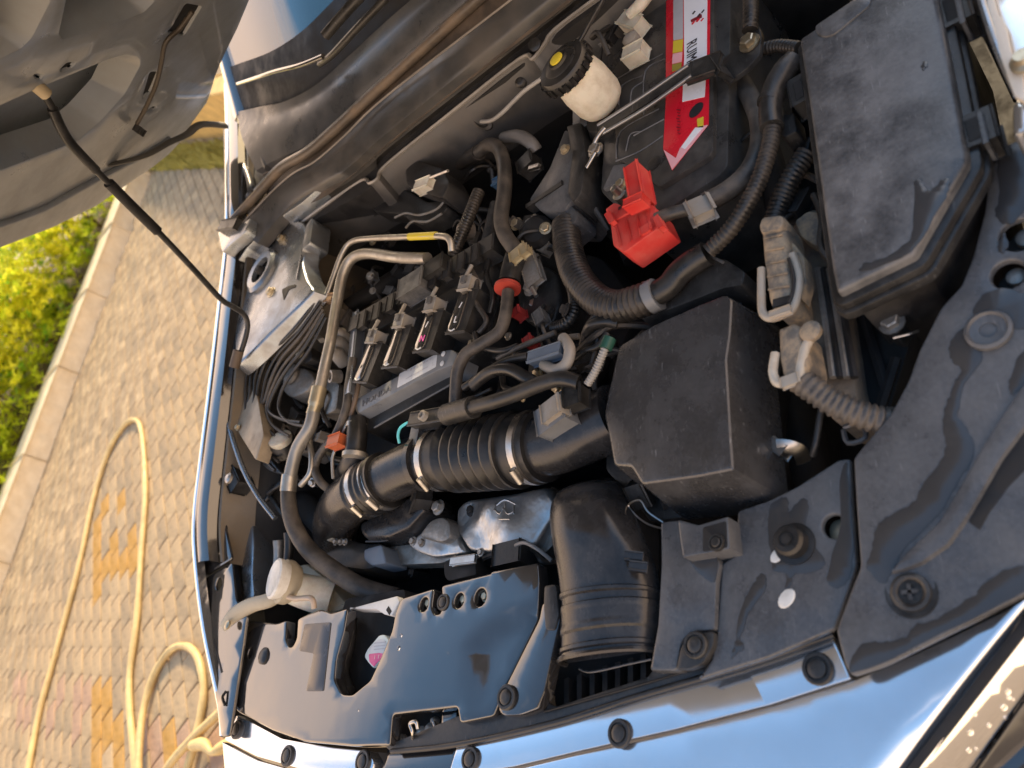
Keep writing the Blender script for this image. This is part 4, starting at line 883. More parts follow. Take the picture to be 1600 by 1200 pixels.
# name plate cover
hp_ = plate('name_cover', [(555, 624), (620, 588), (684, 550), (704, 545), (714, 552), (708, 570), (682, 579), (620, 612), (559, 646)], .862, .05, COVERG, en, rd=4, ch=.003, flare=.004)
plate('name_sticker', [(624, 584), (683, 552), (681, 573), (620, 606)], .8626, .0006, STICK, hp_, rd=2, ch=.0002)
td = (P(612, 606, .862)-P(566, 632, .862)).normalized(); ud = Vector((0, 0, 1)).cross(td)
text('HONDA', P(588, 619, .8626), td, ud, .0185, M('embossed_grey', (.085, .09, .095), .4), hp_, 'raised_lettering', .0006, 1.25)
for k in range(7): obox('sticker_print_stroke', P(640+k*5.2, 579-k*2.9, .8634), P(643+k*5.2, 577-k*2.9, .8634), .0045, .0002, LGREY, hp_, 0)
obox('sticker_print_line', P(634, 592, .8634), P(668, 573, .8634), .0015, .0002, LGREY, hp_, 0)
for X, Y in ((693, 553), (691, 568)): lathe('cover_dimple', P(X, Y, .863), [(.005, 0), (.005, .0012), (.003, .002)], STICK, hp_, seg=12)
obox('cover_skirt', P(575, 662, .835), P(706, 590, .835), .03, .07, BLACK, en)
tube('skirt_bead', [(585, 668, .838), (706, 600, .838)], .002, GREYP, en, 6)
# heat shield
def zS(x, y):
    c0 = P(790, 815, .725); return .722+.02*math.exp(-((x-c0.x)**2+(y-c0.y)**2)/.006)-.006*math.sin(x*60)*math.sin(y*50)
hsd = thing('heat_shield', P(780, 820, .65), 'pale stamped metal heat shield under the bellows', 'heat shield')
pl_ = plate('shield', [(712, 795), (726, 781), (800, 771), (858, 758), (866, 800), (853, 822), (834, 850), (776, 861), (733, 862), (711, 826)], zS, .05, SHIELD, hsd, rd=10, ch=.008, nch=3, grid=.015, mx=15)
lathe('shield_hole', PS(737, 797, zS), [(.012, 0), (.012, .001), (.006, .002)], DEEP, pl_); hexbolt(PS(737, 797, zS), .007, DEEP, pl_)
for a in ([(776, 790), (789, 781), (806, 788)], [(774, 797), (781, 803), (786, 794), (794, 803), (804, 798)], [(780, 811), (797, 811)], [(774, 788), (772, 798)], [(803, 790), (803, 803)], [(789, 786), (790, 797)]):
    tube('stamped_mark', [PS(X, Y, zS)+Vector((0, 0, .0004)) for X, Y in a], .0014, SHIELD, pl_, 6, 3)
plate('shield_wing', [(636, 850), (664, 826), (700, 806), (709, 830), (729, 864), (676, 871), (650, 862)], .728, .03, SHIELD, hsd, rd=8, ch=.006, nch=3, grid=.02)
plate('manifold_boss', [(652, 838), (672, 812), (690, 806), (702, 815), (703, 840), (690, 848)], .745, .03, CAST, hsd, rd=8, ch=.006)
plate('lower_shield', [(603, 855), (640, 850), (680, 868), (712, 870), (690, 880), (608, 883)], .715, .03, CAST, hsd, rd=6)
plate('shield_wing', [(858, 757), (880, 770), (876, 840), (845, 870), (838, 850), (855, 822), (867, 800)], .705, .03, CAST, hsd, rd=8)
for X, Y, r in ((686, 793, .010), (660, 848, .006), (646, 846, .006), (752, 863, .005)): hexbolt(P(X, Y, .75), r, CAST, hsd)
obox('sensor_block', P(770, 868, .745), P(812, 858, .745), .03, .04, BLACK, hsd)
tube('sensor_lead', [(806, 852, .76), (820, 848, .77), (840, 858, .77), (862, 876, .76)], .0032, M('lead_grey', (.2, .19, .18), .4), hsd, 8)
plate('bracket_box', [(693, 880), (705, 874), (742, 870), (744, 898), (700, 908), (694, 900)], .725, .04, DEEP, hsd, rd=4)
obox('bracket_foil', P(704, 877, .735), P(740, 872, .735), .012, .006, STEEL, hsd)
# ================================================================ battery corner
bt = thing('battery', P(1040, 150, .65), 'black car battery with red and white label strip', 'battery')
plate('case', [(938, 298), (985, 345), (1050, 322), (1120, 277), (1137, 259), (1140, 100), (1142, -80), (957, -80), (948, 150)], .858, .20, BATT, bt, rd=6, ch=.003, flare=.001)
blid = plate('lid', [(998, 266), (1030, 292), (1110, 242), (1114, 234), (1116, -80), (962, -80), (956, 140), (964, 248)], .868, .012, BATT, bt, rd=4, ch=.002)
plate('terminal_ledge', [(941, 296), (958, 258), (996, 252), (998, 268), (985, 278)], .866, .01, GREYP, bt, rd=3)
for pl in ([(950, 178), (954, 132), (1036, 84)], [(966, 168), (972, 134), (1004, 118)], [(985, 160), (988, 140), (1004, 128)], [(963, 248), (970, 205), (1030, 170)], [(978, 236), (985, 210), (1004, 205)], [(990, 212), (1038, 186)], [(1006, 180), (1008, 112), (1040, 92)], [(962, 252), (1000, 236), (1036, 212)]):
    tube('lid_groove_bead', [(X, Y, .8685) for X, Y in pl], .0013, GREYP, blid, 6, 4)
lathe('cell_plug', P(1022, 255, .8685), [(.012, 0), (.012, .001), (.010, .0015), (.004, .0015)], BLACK, blid, seg=20)
lb = plate('label', [(1041, -80), (1110, -80), (1109, 60), (1107, 194), (1050, 266), (1036, 233), (1040, 160)], .8692, .0008, LRED, bt, rd=1, ch=.0002)
def dec(nm, pts, m, dz=.0006): return plate(nm, pts, .8692+dz, .0006, m, lb, rd=.5, ch=0)
dec('label_white_band', [(1068, -80), (1106, -80), (1104, 100), (1101, 151), (1066, 159), (1069, 90)], LWHITE)
dec('label_grey_band', [(1052, -20), (1067, -24), (1067, 60), (1052, 63)], LGREY)
dec('label_picture', [(1052, 64), (1067, 61), (1066, 80), (1051, 83)], YEL)
dec('label_picture', [(1051, 84), (1066, 81), (1065, 96), (1050, 100)], LPINK)
dec('label_picture', [(1050, 101), (1065, 97), (1064, 108), (1050, 112)], M('label_olive', (.35, .28, .05), .4))
dec('label_fold', [(1037, 234), (1056, 247), (1062, 232), (1086, 199), (1106, 195), (1050, 265)], LPINK)
dec('label_fold_white', [(1064, 230), (1086, 200), (1098, 199), (1070, 233)], LWHITE, .0010)
dec('label_yellow_tab', [(1089, 186), (1099, 182), (1099, 199), (1090, 200)], YEL)
lathe('label_seal', P(1088, 172, .8697), [(.0105, 0), (.0105, .0006), (.008, .0008)], LBLACK, lb, seg=20, sx=1.25)
tdn = P(1085, 120, .87)-P(1085, 60, .87); upn = P(1100, 90, .87)-P(1080, 92, .87)
text('RUIMA', P(1080, 84, .8706), tdn, upn, .026, LBLACK, lb, 'label_lettering', .0002, .75)
for k in range(9): obox('label_print_stroke', P(1057+(k % 3), 171+k*4.6, .8706), P(1063-(k % 2), 172+k*4.6, .8706), .0016, .0003, M('label_dark_red', (.2, .01, .02), .4), lb, 0)
for X, Y, s_ in ((1082, 22, .004), (1090, 26, .004), (1096, 20, .003), (1088, 34, .005), (1081, 38, .004), (1095, 33, .003)): obox('label_emblem_block', P(X, Y, .8706), P(X+4, Y-5, .8706), s_, .0004, LRED if Y > 30 else LBLACK, lb, 0)
dec('label_emblem_stroke', [(1079, 31), (1096, 22), (1097, 27), (1080, 35)], M('label_dark_red', (.2, .01, .02), .4), .0010)
# hold-down
hd = thing('battery_bracket', P(1050, 120, .86), 'black steel hold-down bar clamped across the battery', 'bracket')
obox('bar', P(934, 203, .893), P(1082, 106, .893), .020, .008, BLACK, hd, .002)
tube('bar_edge', [(936, 212, .893), (1010, 168, .894), (1080, 118, .895)], .003, M('edge_steel', (.28, .28, .28), .35, .7), hd, 8, 5)
tube('bar_edge', [(934, 196, .893), (1005, 150, .894), (1075, 102, .895)], .003, M('edge_steel', (.28, .28, .28), .35, .7), hd, 8, 5)
obox('bar_step', P(1076, 112, .894), P(1120, 96, .894), .034, .008, BLACK, hd, .003)
obox('bar_drop', P(1118, 100, .894), P(1140, 112, .868), .038, .008, BLACK, hd, .003)
plate('bar_foot', [(1128, 92), (1150, 76), (1164, 50), (1184, 38), (1190, 52), (1187, 84), (1170, 104), (1137, 128), (1122, 118)], .868, .008, BLACK, hd, rd=5, ch=.002)
hexbolt(P(1172, 68, .869), .011, ZINC, hd)
tube('hook_rod', [(922, 250, .86), (926, 232, .888), (934, 214, .896), (945, 200, .896)], .004, STEEL, hd, 8)
hexbolt(P(932, 236, .885), .010, STEEL, hd); tube('hook_tail', [(917, 262, .885), (931, 238, .892)], .0035, STEEL, hd, 8)
# red terminal cover
rc = thing('terminal_cover', P(985, 340, .86), 'bright red plastic cover on the battery positive terminal', 'terminal cover')
plate('cover_block', [(953, 348), (1016, 318), (1022, 322), (1035, 351), (975, 394), (957, 383)], .905, .045, RED, rc, rd=3, ch=.003)
plate('cover_step', [(945, 327), (959, 316), (976, 322), (1002, 298), (1009, 317), (955, 347)], .908, .03, RED, rc, rd=3, ch=.002)
obox('cover_post', P(985, 258, .93), P(994, 306, .928), .020, .03, RED, rc)
obox('cover_hinge', P(975, 318, .935), P(1001, 306, .935), .012, .02, RED, rc, .002)
obox('cover_latch', P(1000, 362, .910), P(1016, 352, .910), .010, .008, RED, rc, .002)
lathe('terminal_post', P(970, 304, .885), [(.012, -.02), (.012, .004), (.008, .006), (.006, .018), (.004, .019)], STEEL, rc); hexbolt(P(972, 290, .89), .008, ZINC, rc)
cb = tube('battery_cable', [(1025, 343, .90), (1050, 333, .895), (1078, 326, .885), (1108, 314, .875), (1140, 296, .865), (1168, 270, .86), (1186, 232, .855), (1187, 195, .85), (1178, 165, .84), (1160, 130, .82)], lambda u: .009 if u < .3 else .0135, RUBD, None, 12, 8); tag(cb, 'thick grey battery cable curving away from the red terminal cover', 'cable')
obox('cable_sleeve', P(1078, 327, .897), P(1108, 314, .888), .024, .018, GREYC, cb, .005)
cn = thing('sensor_connector', P(990, 75, .86), 'cream plug with round back beside the brake fluid bottle', 'connector')
obox('plug', P(974, 84, .90), P(1000, 70, .90), .024, .024, CREAM, cn); lathe('plug_back', P(990, 66, .89), [(.014, 0), (.014, .012), (.008, .016)], GREYC, cn)
cn = thing('sensor_connector', P(985, 30, .86), 'cream elbow plug at the top edge beside the battery', 'connector')
obox('plug', P(970, 26, .90), P(995, 34, .90), .024, .026, CREAM, cn); tube('plug_neck', [(985, 24, .90), (1000, 8, .905), (1015, -12, .905)], .011, CREAM, cn, 10)
# ================================================================ fuse box
fb = thing('fuse_box', P(1380, 200, .7), 'large black fuse box with dusty stained lid', 'fuse box')
fpx = [(1249, 62), (1275, 45), (1345, -8), (1400, -80), (1452, -80), (1466, 0), (1490, 120), (1512, 240), (1512, 252), (1428, 398), (1308, 458), (1300, 420), (1264, 160)]
fw = [tuple(P(X, Y, .90))[:2] for X, Y in cround(fpx, 6)]
fz = lambda x, y: .902-.02*(x-.6)**2*0
fl_ = plate_w('lid', [fw], .902, .022, GREYP, fb, ch=.006, nch=3, grid=.05)
fo = fw if area2(fw) > 0 else fw[::-1]
r1 = plate_w('lid_rim', [inset(fo, -.009)], .889, .010, BLACK, fb, ch=.003)
plate_w('lid_rim', [inset(fo, -.0135)], .877, .012, BLACK, fb, ch=.003)
plate_w('box_body', [inset(fo, .004)], .866, .22, MATTE, fb, ch=.002)
plate('lid_tab', [(1273, 40), (1343, -8), (1362, -4), (1358, 8), (1302, 54), (1286, 58), (1274, 50)], .9045, .006, GREYP, fl_, rd=8, ch=.002)
film(fb, lambda x, y: .902, [(1345, 423), (1350, 412), (1375, 405), (1407, 387), (1422, 372), (1426, 350), (1429, 312), (1428, 287), (1435, 280), (1442, 285), (1446, 295), (1455, 297), (1465, 287), (1475, 279), (1484, 282), (1482, 296), (1468, 325), (1425, 393)])
film(fb, lambda x, y: .902, [(1439, 100), (1444, 95), (1449, 99), (1446, 107), (1440, 108)])
for (X0, Y0, X1, Y1) in ((1484, -10, 1494, 32), (1520, 178, 1530, 220)):
    l_ = obox('latch', P(X0, Y0, .893), P(X1, Y1, .893), .030, .035, BLACK, fb); obox('latch_recess_shade', P(X0+1, Y0+6, .8936), P(X1-1, Y1-6, .8936), .016, .003, DEEP, l_, .0008)  # dark inlay on each latch paints the shade of its recess
    obox('latch_lip', P(X0+10, Y0-2, .896), P(X1+10, Y1+2, .896), .004, .03, GREYP, l_, .001)
hook = obox('side_hook', P(1243, 122, .885), P(1250, 158, .885), .02, .03, BLACK, fb)
obox('hook_recess_shade', P(1245, 127, .8856), P(1250, 153, .8856), .010, .003, DEEP, hook, .0006)  # dark inlay paints the shade inside the hook
br = thing('fuse_box_stay', P(1395, 500, .78), 'black bolted stay bracket below the fuse box lid', 'bracket')
plate('stay', [(1370, 462), (1380, 450), (1395, 470), (1410, 505), (1402, 525), (1382, 520), (1372, 490)], .80, .03, BLACK, br, rd=5)
hexbolt(P(1394, 505, .803), .010, CAST, br); tube('stay_wire', [(1396, 528, .805), (1420, 522, .805), (1435, 517, .80)], .0015, STEEL, br, 6)
plate('corner_tray', [(1330, 460), (1440, 410), (1520, 270), (1545, 280), (1535, 330), (1510, 420), (1470, 460), (1440, 500), (1420, 540), (1390, 640), (1335, 640), (1320, 560)], .765, .05, DEEP, car, rd=6)
for a, b_ in (((1345, 480), (1385, 610)), ((1430, 450), (1475, 470)), ((1375, 640), (1400, 560))): tube('tray_rib', [(a[0], a[1], .772), (b_[0], b_[1], .772)], .006, MATTE, car, 6, 3)
# ================================================================ brake fluid bottle
rs = thing('brake_fluid_reservoir', P(925, 150, .87), 'cream brake fluid bottle with black cap and yellow centre', 'reservoir')
c = P(880, 103, .985)
lathe('cap', c, [(.044, -.016), (.046, -.010), (.046, 0), (.042, .006), (.030, .008), (.028, .010), (.017, .012), (.016, .016)], RUB, rs, seg=32)
for k in range(20):
    an = k*math.pi/10; obox('cap_grip', c+Vector((math.cos(an)*.047, math.sin(an)*.047, 0)), c+Vector((math.cos(an+.14)*.047, math.sin(an+.14)*.047, 0)), .004, .014, RUB, rs, .0008)
lathe('cap_centre', c+Vector((-.0, 0, .0155)), [(.0115, 0), (.0115, .003), (.009, .004)], YEL, rs)
lathe('bottle', c+Vector((.004, -.002, 0)), [(.030, -.105), (.038, -.098), (.042, -.085), (.043, -.05), (.040, -.03), (.036, -.018), (.034, -.012)], CREAM, rs, seg=28)
tube('cap_lead', [c+Vector((.03, -.03, .0)), c+Vector((.05, -.045, .0)), c+Vector((.10, -.06, -.01)), c+Vector((.16, -.10, -.01))], .004, RUB, rs, 8)
lathe('master_cylinder', c+Vector((-.01, .01, -.16)), [(.05, -.08), (.05, 0), (.04, .03), (.03, .05)], DEEP, rs)
# control box behind the battery
eb_ = thing('relay_box', P(870, 290, .78), 'ribbed grey black connector box between battery and firewall', 'relay box')
plate('box', [(826, 312), (858, 262), (882, 202), (896, 206), (905, 240), (902, 300), (880, 330), (845, 330)], .868, .10, GREYP, eb_, rd=4, ch=.004)
plate('box_cap', [(884, 196), (908, 190), (915, 240), (908, 300), (895, 318), (886, 300), (893, 240)], .878, .06, BLACK, eb_, rd=5, ch=.004)
obox('box_ridge', P(822, 322, .872), P(878, 285, .872), .006, .02, BLACK, eb_, .002)
plate('box_collar', [(864, 352), (872, 332), (892, 318), (903, 332), (900, 344), (868, 372)], .862, .05, GREYP, eb_, rd=4, ch=.004)
hexbolt(P(884, 234, .885), .007, ZINC, eb_)
big_c = tube('corrugated_conduit', [(884, 352, .85), (888, 390, .855), (902, 432, .86), (930, 466, .86), (962, 479, .86), (995, 472, .86), (1022, 462, .858)], .0225, RIBM, None, 16, 8, rib=(.0085, .13)); tag(big_c, 'thick ribbed conduit bending from the relay box towards the harness tray', 'conduit')
ht = thing('harness_tray', P(1060, 440, .8), 'black harness tray running beside the filter box', 'harness tray')
tube('tape_wrap', [(1014, 466, .86), (1028, 459, .86)], .023, M('grey_tape', (.15, .16, .17), .4), ht, 16, 2)
plate('tray', [(1010, 480), (1030, 468), (1060, 440), (1100, 398), (1135, 405), (1165, 425), (1160, 445), (1130, 450), (1060, 478), (1000, 500)], .842, .06, BLACK, ht, rd=6, ch=.003)
tube('taped_loom', [(1026, 459, .862), (1046, 446, .862), (1062, 426, .862), (1085, 408, .862), (1105, 396, .862)], .017, RUB, ht, 10)
tube('tray_bead', [(1022, 478, .848), (1050, 462, .849), (1066, 440, .85), (1096, 400, .85), (1130, 410, .85)], .002, GREYP, ht, 6)
def cond(pts, r, lab, rib=(.006, .14), mat=None):
    t = tube('conduit', pts, r, mat or RIBM, None, 12, 8, rib=rib); tag(t, lab, 'conduit', 'wiring conduits of the engine bay'); return t
cond([(1108, 392, .868), (1140, 360, .872), (1168, 318, .876), (1188, 276, .878), (1202, 230, .88), (1208, 195, .88)], .0105, 'ribbed conduit climbing between battery and fuse box')
cond([(1208, 350, .83), (1222, 310, .835), (1238, 275, .84), (1260, 240, .84)], .013, 'short dark ribbed conduit diving under the fuse box edge')
cond([(1172, -40, .88), (1173, 20, .878), (1172, 48, .872)], .011, 'ribbed conduit at the top edge right of the battery')
cond([(1185, 78, .85), (1215, 72, .85), (1248, 75, .85)], .009, 'short ribbed conduit crossing behind the bracket foot')
tp = tube('taped_cable', [(1206, 200, .882), (1204, 170, .884), (1210, 140, .885), (1225, 112, .885), (1240, 96, .88)], .0155, BLACK, None, 12, 8); tag(tp, 'shiny taped cable bend beside the fuse box corner', 'cable')
tape = tube('cable_tie', [(1203, 163, .884), (1205, 156, .884)], .0172, RUB, tp, 12, 2)
plate('cable_clip', [(1216, 180), (1240, 175), (1245, 205), (1225, 215), (1214, 205)], .865, .03, BLACK, tp, rd=4)
# ================================================================ control unit with lever plugs
ec = thing('engine_control_unit', P(1280, 480, .7), 'dusty finned control unit below the fuse box', 'control unit')
plate('case', [(1238, 335), (1275, 325), (1300, 360), (1318, 470), (1335, 590), (1345, 650), (1300, 655), (1270, 600), (1245, 480)], .80, .08, M('dusty_cast', (.14, .12, .10), .6, .3, dust=((.30, .24, .17), .7, 14), bump=(120, .4)), ec, rd=6, ch=.004)
for k in range(4): tube('fin', [(1278+k*9, 420, .812), (1290+k*10, 500, .812), (1302+k*11, 590, .812)], .0045, MATTE if k % 2 else CAST, ec, 6, 3)
plate('ear', [(1240, 345), (1262, 328), (1285, 332), (1300, 372), (1275, 385), (1250, 370)], .825, .02, TANP, ec, rd=6, ch=.004)
l1 = thing('lever_plug', P(1215, 420, .78), 'large dusty plug with looped lever, upper of two on control unit', 'connector')
plate('plug_body', [(1186, 345), (1222, 337), (1226, 350), (1240, 470), (1236, 480), (1208, 487), (1199, 470), (1190, 400)], .868, .05, TANP, l1, rd=6, ch=.010, nch=3)
plate('plug_cap', [(1184, 352), (1190, 338), (1222, 334), (1226, 346), (1218, 358), (1188, 364)], .874, .03, TANP, l1, rd=5, ch=.005)
tube('lever', [(1238, 398, .862), (1248, 430, .862), (1246, 460, .862), (1238, 482, .862), (1222, 492, .862), (1206, 497, .862), (1194, 492, .862), (1190, 476, .862), (1190, 420, .862)], .0052, M('lever_grey', (.36, .33, .28), .45, dust=((.4, .3, .2), .5, 20)), l1, 8, 6)
obox('lever_bar', P(1204, 492, .872), P(1232, 482, .872), .008, .006, M('lever_grey', (.36, .33, .28), .45), l1, .002)
plate('lever_cheek', [(1228, 372), (1240, 380), (1256, 400), (1260, 440), (1252, 470), (1246, 440), (1238, 400)], .853, .02, TANP, l1, rd=5)
for k in range(5): obox('plug_rib', P(1194+k*1.5, 372+k*20, .8695), P(1222+k*2.6, 366+k*20, .8695), .0016, .0015, TANP, l1, .0004)
tube('lever_inner', [(1232, 404, .868), (1240, 430, .868), (1239, 455, .868), (1232, 474, .868)], .0022, MATTE, l1, 6)
obox('plug_window', P(1208, 474, .8695), P(1232, 468, .8695), .010, .002, MATTE, l1, .0006)
l2 = thing('lever_plug', P(1240, 560, .78), 'smaller dusty plug with pale lever, lower of two on control unit', 'connector')
plate('plug_body', [(1214, 512), (1240, 502), (1252, 510), (1262, 560), (1256, 585), (1222, 590), (1216, 560)], .862, .05, TANP, l2, rd=5, ch=.008, nch=3)
tube('lever', [(1212, 552, .858), (1208, 580, .858), (1214, 597, .858), (1230, 598, .858), (1248, 590, .858), (1252, 570, .858), (1258, 545, .858), (1268, 525, .858)], .0055, M('lever_pale', (.50, .47, .40), .45, dust=((.4, .3, .2), .5, 24)), l2, 8, 6)
lathe('lever_hub', P(1269, 520, .858), [(.012, 0), (.012, .006), (.008, .008), (.004, .008)], TANP, l2)
obox('lever_bar', P(1220, 598, .866), P(1247, 588, .866), .009, .007, M('lever_grey', (.36, .33, .28), .45), l2, .002)
cond([(1250, 594, .848), (1270, 608, .845), (1300, 628, .835), (1340, 646, .822), (1385, 658, .805), (1420, 655, .79)], .0145, 'grey ribbed conduit from the lower lever plug to the corner panel', (.0075, .16), M('conduit_grey', (.07, .065, .06), .42, dust=((.22, .17, .12), .6, 14)))
ub = thing('harness_holder', P(1320, 670, .74), 'small square black harness holder loop near the corner panel', 'bracket')
tube('loop', [(1318, 668, .80), (1345, 662, .80), (1352, 684, .80), (1325, 692, .80), (1318, 672, .80)], .003, GREYP, ub, 6, 3)
tube('stay_rod', [(1283, 640, .80), (1275, 690, .79), (1270, 712, .78)], .004, BLACK, ub, 8)
# ================================================================ coolant / washer / hoses
wf = thing('washer_filler', P(440, 920, .68), 'cream washer filler neck with white cap and bracket pipe', 'washer neck')
lathe('filler_cap', P(431, 904, .838), [(.034, -.018), (.039, -.004), (.039, .003), (.035, .006), (.031, .004), (.010, .0035)], WHITE, wf, axis=(-.02, .22, 1), seg=32)
tube('filler_neck', [(430, 906, .825), (450, 915, .80), (480, 925, .77), (520, 935, .73)], lambda u: .026+.012*u, CREAM, wf, 18, 6)
lathe('cap_collar', P(440, 908, .820), [(.034, -.03), (.043, -.014), (.043, .0), (.038, .004)], M('dusty_cream', (.36, .32, .24), .55), wf, axis=(-.02, .22, 1), seg=24)
tube('bracket_pipe', [(354, 980, .81), (366, 962, .82), (392, 946, .825), (420, 938, .82), (440, 925, .81)], lambda u: .017-.003*u, M('dusty_cream', (.36, .32, .24), .55, dust=((.25, .19, .12), .6, 14)), wf, 12, 6, sq=.6)
lathe('bracket_bolt', P(357, 977, .826), [(.009, 0), (.009, .004), (.005, .006)], ZINC, wf)
tube('overflow_pipe', [(440, 928, .815), (460, 935, .812), (486, 935, .81), (491, 950, .80)], .0055, M('pinkish_pipe', (.42, .33, .25), .4), wf, 8)
plate('bottle_shoulder', [(450, 890), (475, 878), (505, 900), (535, 935), (545, 948), (515, 960), (490, 945), (465, 920)], .735, .1, M('dusty_cream', (.36, .32, .24), .55), wf, rd=8, ch=.01)
rcap = thing('radiator_filler', P(590, 1010, .73), 'pale radiator cap with pink warning sticker in dark recess', 'radiator cap')
plate('recess_floor', [(540, 935), (632, 920), (640, 1000), (600, 1060), (560, 1098), (515, 1092), (515, 1020)], .742, .06, DEEP, rcap, rd=6)
tube('recess_wall', [(548, 965, .76), (545, 1000, .755), (535, 1050, .755), (545, 1080, .755)], .012, BLACK, rcap, 8)
plate('cap', [(568, 1026), (574, 1013), (583, 1003), (592, 992), (600, 991), (608, 1001), (615, 1012), (614, 1024), (604, 1030), (590, 1036), (583, 1045), (575, 1036)], .770, .02, M('cap_pale', (.60, .66, .64), .35), rcap, rd=5, ch=.003)
plate('cap_sticker', [(577, 1012), (592, 998), (602, 1000), (606, 1014), (603, 1026), (578, 1030)], .7707, .0006, STICK, rcap, rd=4, ch=.0001)
plate('cap_sticker_pink', [(576, 1022), (592, 1020), (602, 1022), (600, 1028), (590, 1034), (584, 1042), (577, 1034)], .7710, .0006, M('sticker_pink', (.72, .10, .26), .4), rcap, rd=2, ch=.0001)
for k, Y in enumerate((1004, 1009, 1014)): obox('cap_print_line', P(584, Y+1, .7713), P(602, Y-1, .7713), .0016, .0003, LGREY, rcap, 0)
for k in range(3): obox('cap_print_mark', P(585+k*6, 1030-k, .7716), P(586+k*6, 1024-k, .7716), .0022, .0003, LPINK, rcap, 0)
plate('support_white_box', [(545, 951), (620, 931), (624, 940), (612, 962), (600, 960), (588, 952)], .782, .03, M('white_bracket', (.58, .58, .56), .45), rcap, rd=2, ch=.002)
obox('box_slot', P(605, 950, .7825), P(610, 958, .7825), .008, .001, DEEP, rcap, 0)

def hose(name, pts, r, mat, lab, cat='hose', grp=None, n=8, seg=12, rib=None, sq=1.):
    t = tube(name, pts, r, mat, None, seg, n, rib=rib, sq=sq); tag(t, lab, cat, grp); return t
ac = thing('air_conditioning_pipe', P(520, 560, .8), 'thick aluminium pipe bending round the engine end', 'pipe')
tube('pipe', [(668, 404, .905), (620, 402, .91), (575, 396, .915), (550, 404, .915), (536, 428, .912), (527, 470, .905), (517, 530, .90), (506, 580, .895), (497, 622, .89)], .0115, ALU, ac, 14)
tube('union_nut', [(499, 606, .892), (493, 632, .889), (488, 648, .887)], lambda u: .016 if u < .55 else .0135, M('brass_nut', (.42, .37, .26), .4, .7), ac, 12)
tube('lower_pipe', [(490, 644, .887), (484, 668, .882), (468, 694, .875), (460, 715, .868), (453, 745, .86)], .0135, M('grey_pipe', (.26, .25, .23), .4, .5), ac, 14)
tube('crimp', [(453, 742, .86), (450, 768, .853)], .0165, ALU, ac, 14, 4)
tube('rubber_hose', [(450, 764, .853), (452, 795, .845), (462, 828, .83), (485, 862, .805), (520, 890, .775), (565, 918, .74), (620, 935, .70)], lambda u: .0155+.004*u, RUBD, ac, 14)
obox('pipe_bracket', P(487, 468, .915), P(517, 464, .915), .016, .014, M('rusty_bracket', (.30, .20, .12), .6, .4), ac)
th = thing('refrigerant_line', P(540, 420, .85), 'thin aluminium line with yellow tag above the coils', 'pipe')
tube('line', [(706, 392, .91), (703, 376, .92), (690, 369, .925), (640, 370, .93), (575, 373, .93), (548, 379, .928), (534, 398, .925), (522, 430, .918), (508, 468, .912), (494, 490, .905), (487, 508, .90), (492, 520, .897), (503, 532, .893)], .0062, ALU, th, 10)
tube('yellow_tag', [(640, 370, .93), (682, 368, .926)], .0072, YEL, th, 10, 3)
hose('vapour_pipe', [(487, 668, .862), (484, 690, .858), (487, 715, .855), (484, 740, .85), (470, 758, .846)], .0062, ALU, 'short pale pipe beside the thick pipe crimp', 'pipe')
hose('fuel_hose', [(552, 560, .885), (545, 600, .88), (540, 640, .872), (524, 680, .86), (503, 705, .85), (492, 730, .845), (500, 752, .84), (515, 765, .82)], .0085, RUBD, 'brown grey hose with orange clip dropping past the engine end')
oc = obox('hose_clip', P(512, 690, .872), P(528, 684, .872), .022, .02, ORANGE); tag(oc, 'orange plastic clip on the brown grey hose', 'clip')
hose('small_pipe', [(545, 640, .86), (540, 665, .858), (530, 690, .85), (520, 715, .845), (521, 748, .835)], .0035, ALU, 'slim silver pipe next to the orange clip', 'pipe')
hose('small_pipe', [(562, 590, .87), (556, 620, .868), (548, 650, .86)], .005, M('brown_pipe', (.14, .10, .07), .5), 'thin brown pipe beside the grey name cover', 'pipe')
ch = thing('coolant_joint', P(555, 690, .78), 'black hose joint with spring clamp below the name cover', 'hose joint')
tube('joint_hose', [(558, 655, .85), (557, 690, .845), (552, 720, .83), (538, 745, .80)], lambda u: .019+.004*u, RUB, ch, 14)
for Y, r in ((662, .0215), (708, .0245)): tube('spring_clamp', [(558-(Y-660)*.06, Y, .848), (557-(Y-660)*.06, Y+7, .847)], r, ALU, ch, 16, 2)
hh = thing('heater_hose', P(785, 330, .8), 'dusty tan heater hose with spring clamp above the engine', 'hose')
tube('hose', [(748, 238, .865), (765, 226, .875), (780, 234, .885), (788, 262, .89), (788, 300, .89), (783, 340, .89), (788, 365, .885), (803, 388, .88), (808, 402, .875)], .0135, RUBD, hh, 14)
obox('spring_clamp', P(797, 402, .897), P(818, 384, .897), .016, .012, M('brass_clamp', (.50, .43, .28), .4, .6), hh)
obox('clamp_ear', P(812, 394, .904), P(822, 386, .904), .012, .012, M('brass_clamp', (.50, .43, .28), .4, .6), hh)
tube('elbow_pipe', [(806, 400, .875), (800, 420, .87), (796, 440, .868)], .0185, RUB, hh, 14)
lathe('red_ring', P(793, 450, .868), [(.012, -.003), (.0225, -.003), (.0225, .003), (.012, .003)], M('red_rubber', (.45, .06, .04), .5), hh, axis=P(796, 440, .868)-P(794, 462, .868), seg=24)
tube('lower_hose', [(794, 456, .868), (790, 490, .87), (780, 518, .872), (752, 537, .878), (728, 553, .88), (715, 580, .875), (712, 610, .865), (711, 640, .855)], .0105, RUBD, hh, 12)
hose('heater_pipe', [(748, 238, .86), (735, 245, .85), (718, 254, .84)], .016, RUBD, 'dusty hose stub meeting the firewall')
